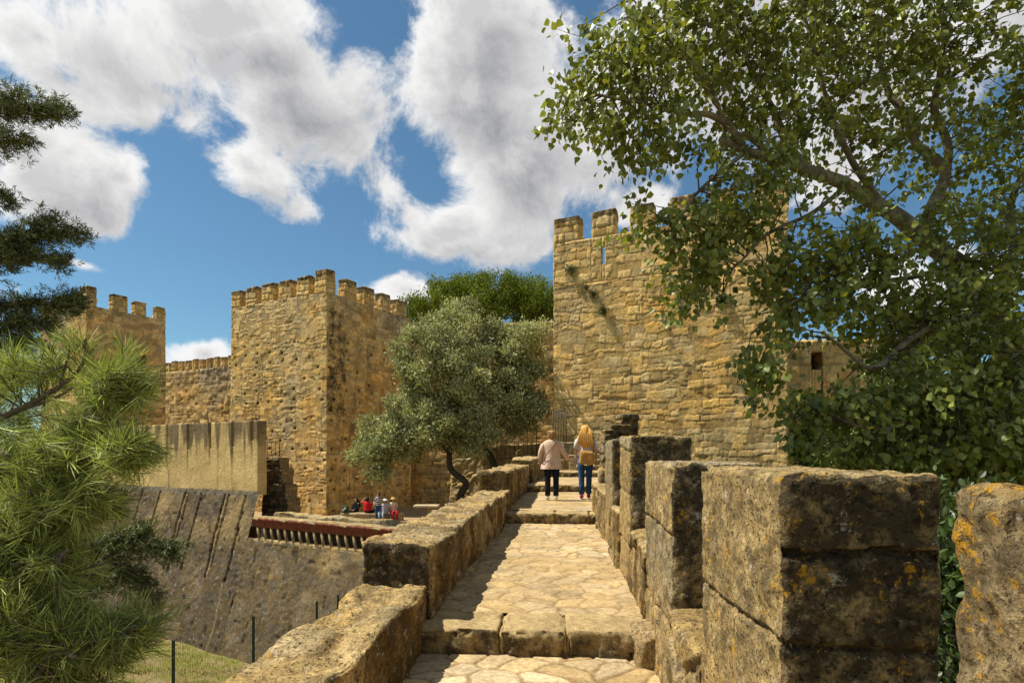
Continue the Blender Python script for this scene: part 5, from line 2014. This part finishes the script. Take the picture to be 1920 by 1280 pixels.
p = uv(-.235, 13.30, Z2)
arms1 = (((-.27, -.04, 1.14), (-.29, .07, .92), (.1, .5, -1)), ((.29, -.01, 1.13), (.39, .16, .97), (.75, .5, -.1)))
r1, J1, s1 = figure('older woman with short auburn hair, pale pink jacket and dark trousers on the path', (p.x, p.y, p.z + .012), -TH, 1.60, arms1, STRIDE,
                    cloth('pink_jacket', (.63, .43, .30)), cloth('navy_trousers', (.012, .014, .024)), cloth('white_shoe', (.62, .58, .52)), cloth('auburn_hair', (.36, .185, .075), .5, .35, 60),
                    skirt_hem=.74, flare=.30, stout=1.10)
st = Acc()
st.tube(np.array([J1(.12, -.125, 1.395), J1(.0, -.150, 1.25), J1(-.13, -.155, 1.08), J1(-.22, -.10, .93), J1(-.25, .02, .86)]), .011, 6)
st.done('bag_strap', cloth('brown_strap', (.25, .13, .06)), r1)

p = uv(.545, 13.75, Z2)
arms2 = (((-.22, -.03, 1.13), (-.20, .12, .96), (.2, .9, -.4)), ((.235, -.05, 1.12), (.25, .03, .88), (0, .25, -1)))
legs2 = (((-.085, .03, .50), (-.085, -.05, .085), (-.09, .10, .03)), ((.085, .05, .50), (.08, .05, .085), (.09, .20, .03)))
r2, J2, s2 = figure('younger woman with long strawberry blonde hair, white blouse and blue jeans, walking up the path', (p.x, p.y, p.z + .012), -TH, 1.74, arms2, legs2,
                    cloth('white_blouse', (.60, .57, .54), amt=.08), cloth('blue_jeans', (.030, .072, .16), amt=.3), cloth('magenta_shoe', (.36, .022, .12)), cloth('blonde_hair', (.68, .36, .085), .45, .4, 50),
                    skirt_hem=.97, flare=.08, sleeve=.7, stout=.93, long_hair=.26)


def shoulder_bag():
    root = tag(empty('shoulder_bag', uv(.545, 13.75, Z2), -TH), 'tan leather shoulder bag hanging behind the hips of the blonde woman', 'bag')
    V, Q = box_grid(.40, .13, .34, .03, True)
    P, n = rounded(V, (.40, .13, .34), .06)
    P[:, 2] -= .05 * (1 - sstep(V[:, 2], 0, .34)) * np.cos((V[:, 0] - .2) * 9)
    P[:, 2] += .10 * (V[:, 0] - .2) * -1
    P[:, 0] = .2 + (P[:, 0] - .2) * (.80 + .14 * (1 - V[:, 2] / .34))
    P += .012 * np.stack([vnoise(P * 9, 3), vnoise(P * 9, 4), vnoise(P * 9, 5)], 1)
    P[:, 2] *= .84
    P += np.array([-.175, -.30, .84])
    mk('bag_body', P, Q, cloth('tan_leather', (.44, .235, .06), .55, .2, 14), root)
    f = Acc()
    f.tube(np.array([J2(-.16, -.20, 1.105), J2(-.05, -.225, 1.07), J2(.06, -.225, 1.055), J2(.17, -.20, 1.09)]), .02, 8)
    f.done('flap_fold', cloth('dark_leather', (.10, .05, .02)), root)
    a = Acc()
    a.tube(curve([J2(.16, -.19, 1.09), J2(.20, -.10, 1.22), J2(.19, -.02, 1.40), J2(.14, .08, 1.36), J2(.12, .14, 1.2)], 5), .011, 6)
    a.done('strap', cloth('dark_leather', (.10, .05, .02)), root)


shoulder_bag()

# the group resting on the terrace
SEAT = (((-.12, .40, .50), (-.12, .42, .10), (-.12, .57, .05)), ((.12, .40, .50), (.12, .42, .10), (.12, .57, .05)))
SEAT = tuple((k, (a[0], a[1], a[2] + .0), t) for k, a, t in SEAT)
SEATZ = tuple(((k[0], k[1], .93), (a[0], a[1], .52), (t[0], t[1], .46)) for k, a, t in SEAT)
LAP = (((-.24, .05, 1.13), (-.12, .26, 1.00), (.6, .8, -.2)), ((.24, .05, 1.13), (.12, .26, 1.00), (-.6, .8, -.2)))
UPH = (((-.42, .05, 1.42), (-.20, .02, 1.60), (.8, .1, .3)), ((.26, .12, 1.20), (.16, .28, 1.10), (-.3, .9, 0)))
FEED = (((-.24, .05, 1.13), (-.06, .22, 1.28), (.3, .6, .5)), ((.24, .05, 1.13), (.12, .26, 1.00), (-.6, .8, -.2)))
GRP = 'visitors resting on the terrace'


def tp(px, Y):
    return ((px - CX) / F * Y, Y, -3.8)


M_BLK, M_NAVY = cloth('black_cotton', (.012, .011, .012)), cloth('navy_trousers', (.012, .014, .024))
M_HD = cloth('dark_hair', (.018, .012, .009), .5)
M_RDS = cloth('red_shirt', (.46, .012, .018))


def striped():
    m, t = new_mat('striped_cotton')
    co = t.n('ShaderNodeTexCoord').outputs['Object']
    z = t.n('ShaderNodeSeparateXYZ', {0: co}).outputs[2]
    f = t.m('GREATER_THAN', t.m('FRACT', t.m('MULTIPLY', z, 9.5)), .55)
    finish(t, t.mix(f, (.03, .04, .05, 1), (.46, .47, .46, 1)), .85, .1)
    return m


figure('seated visitor in black with long dark hair, leftmost of the terrace group', tp(668, 33.6), 2.6, 1.66, LAP, SEATZ, M_BLK, M_BLK, M_BLK, M_HD, sit=True, skirt_hem=.98, flare=.05, group=GRP, long_hair=.3)
figure('seated man in a bright red shirt raising one elbow to his head', tp(689, 33.0), -.4, 1.78, UPH, SEATZ, M_RDS, M_NAVY, M_BLK, M_HD, sit=True, skirt_hem=.96, flare=.05, sleeve=.3, group=GRP, stout=1.15)
figure('standing visitor in a grey and white striped shirt and jeans', tp(709, 32.6), 2.9, 1.60, FEED, (((-.1, .03, .5), (-.1, 0, .08), (-.11, .15, .03)), ((.1, .03, .5), (.1, 0, .08), (.11, .15, .03))),
       striped(), cloth('blue_jeans', (.030, .072, .16)), M_BLK, M_HD, skirt_hem=.90, flare=.05, sleeve=.3, group=GRP)
figure('seated visitor in a white sun hat and pale clothes', tp(722, 32.8), 2.8, 1.66, FEED, SEATZ, cloth('lilac_shirt', (.42, .40, .50)), cloth('pale_blue_cotton', (.30, .36, .45)), M_BLK, M_HD, sit=True, skirt_hem=.96,
       flare=.05, sleeve=.3, group=GRP, hat=(cloth('white_hat', (.62, .62, .60)), .19, .03))
figure('seated visitor in a straw hat, cream top and red skirt, rightmost of the terrace group', tp(737, 33.0), -2.7, 1.74, FEED, SEATZ, cloth('cream_top', (.60, .50, .40)), cloth('red_skirt', (.42, .015, .03)), M_BLK, M_HD, sit=True,
       skirt_hem=1.0, flare=.05, sleeve=.3, group=GRP, hat=(cloth('straw_hat', (.50, .32, .08)), .17, .05), long_hair=.2)


def rest_ledge():
    a = tp(672, 33.15)
    root = tag(empty('stone_ledge', (a[0] - 1.0, a[1] + .05, -3.8), math.radians(-4)), 'low stone ledge the terrace visitors sit on', 'bench')
    stone_block('ledge', (3.6, .50, .42), M_TOWER, root, loc=(0, -.28, 0), res=.08, r=.03, seed=301, base=(.40, .30, .16))
    b = tp(646, 33.0)
    root = tag(empty('rucksack', (b[0], b[1], -3.38 + .0)), 'dark green rucksack with a pale pocket, left of the seated group', 'bag')
    V, Q = box_grid(.40, .28, .40, .04, True)
    P, n = rounded(V, (.40, .28, .40), .13)
    P += .03 * np.stack([vnoise(P * 6, 3), vnoise(P * 6, 4), vnoise(P * 6, 5)], 1)
    mk('bag_body', P - np.array([.20, .0, 0]), Q, cloth('green_canvas', (.03, .065, .035)), root)
    Acc().tube(np.array([(-.1, -.04, .12), (0, -.07, .2), (.1, -.05, .30)]), .05, 8).done('pocket', cloth('pale_canvas', (.38, .40, .30)), root)


rest_ledge()


def far_wood():
    """trees beyond the castle, far enough off to read as one mass"""
    E_ = []
    for i in range(120):
        if i < 60:
            a = math.radians(RNG.uniform(112, 165))
        else:
            a = math.radians(RNG.uniform(-10, 52))
        d = RNG.uniform(75, 150)
        r = RNG.uniform(2.5, 5.0)
        E_.append((Vector((math.cos(a) * d, math.sin(a) * d, -9 + r * .9 + RNG.uniform(0, 5.5))), (r, r, r * .9), r * r))
    n = 46000
    c = in_ellipsoids(E_, n)
    col = np.array([.085, .115, .028])[None] * RNG.uniform(.5, 1.5, (n, 1))
    ln = RNG.uniform(.45, .95, n)
    o = leaf_mesh('far_wood', M_DARKLEAF, None, c, RNG.normal(0, 1, (n, 3)), rand_dirs(n) + np.array([0, 0, .6]), ln, ln * .6, [(0, 0), (.45, .5), (1, 0)], col)
    tag(o, 'mass of dark trees beyond the castle on the horizon', 'wood', kind='stuff')


far_wood()
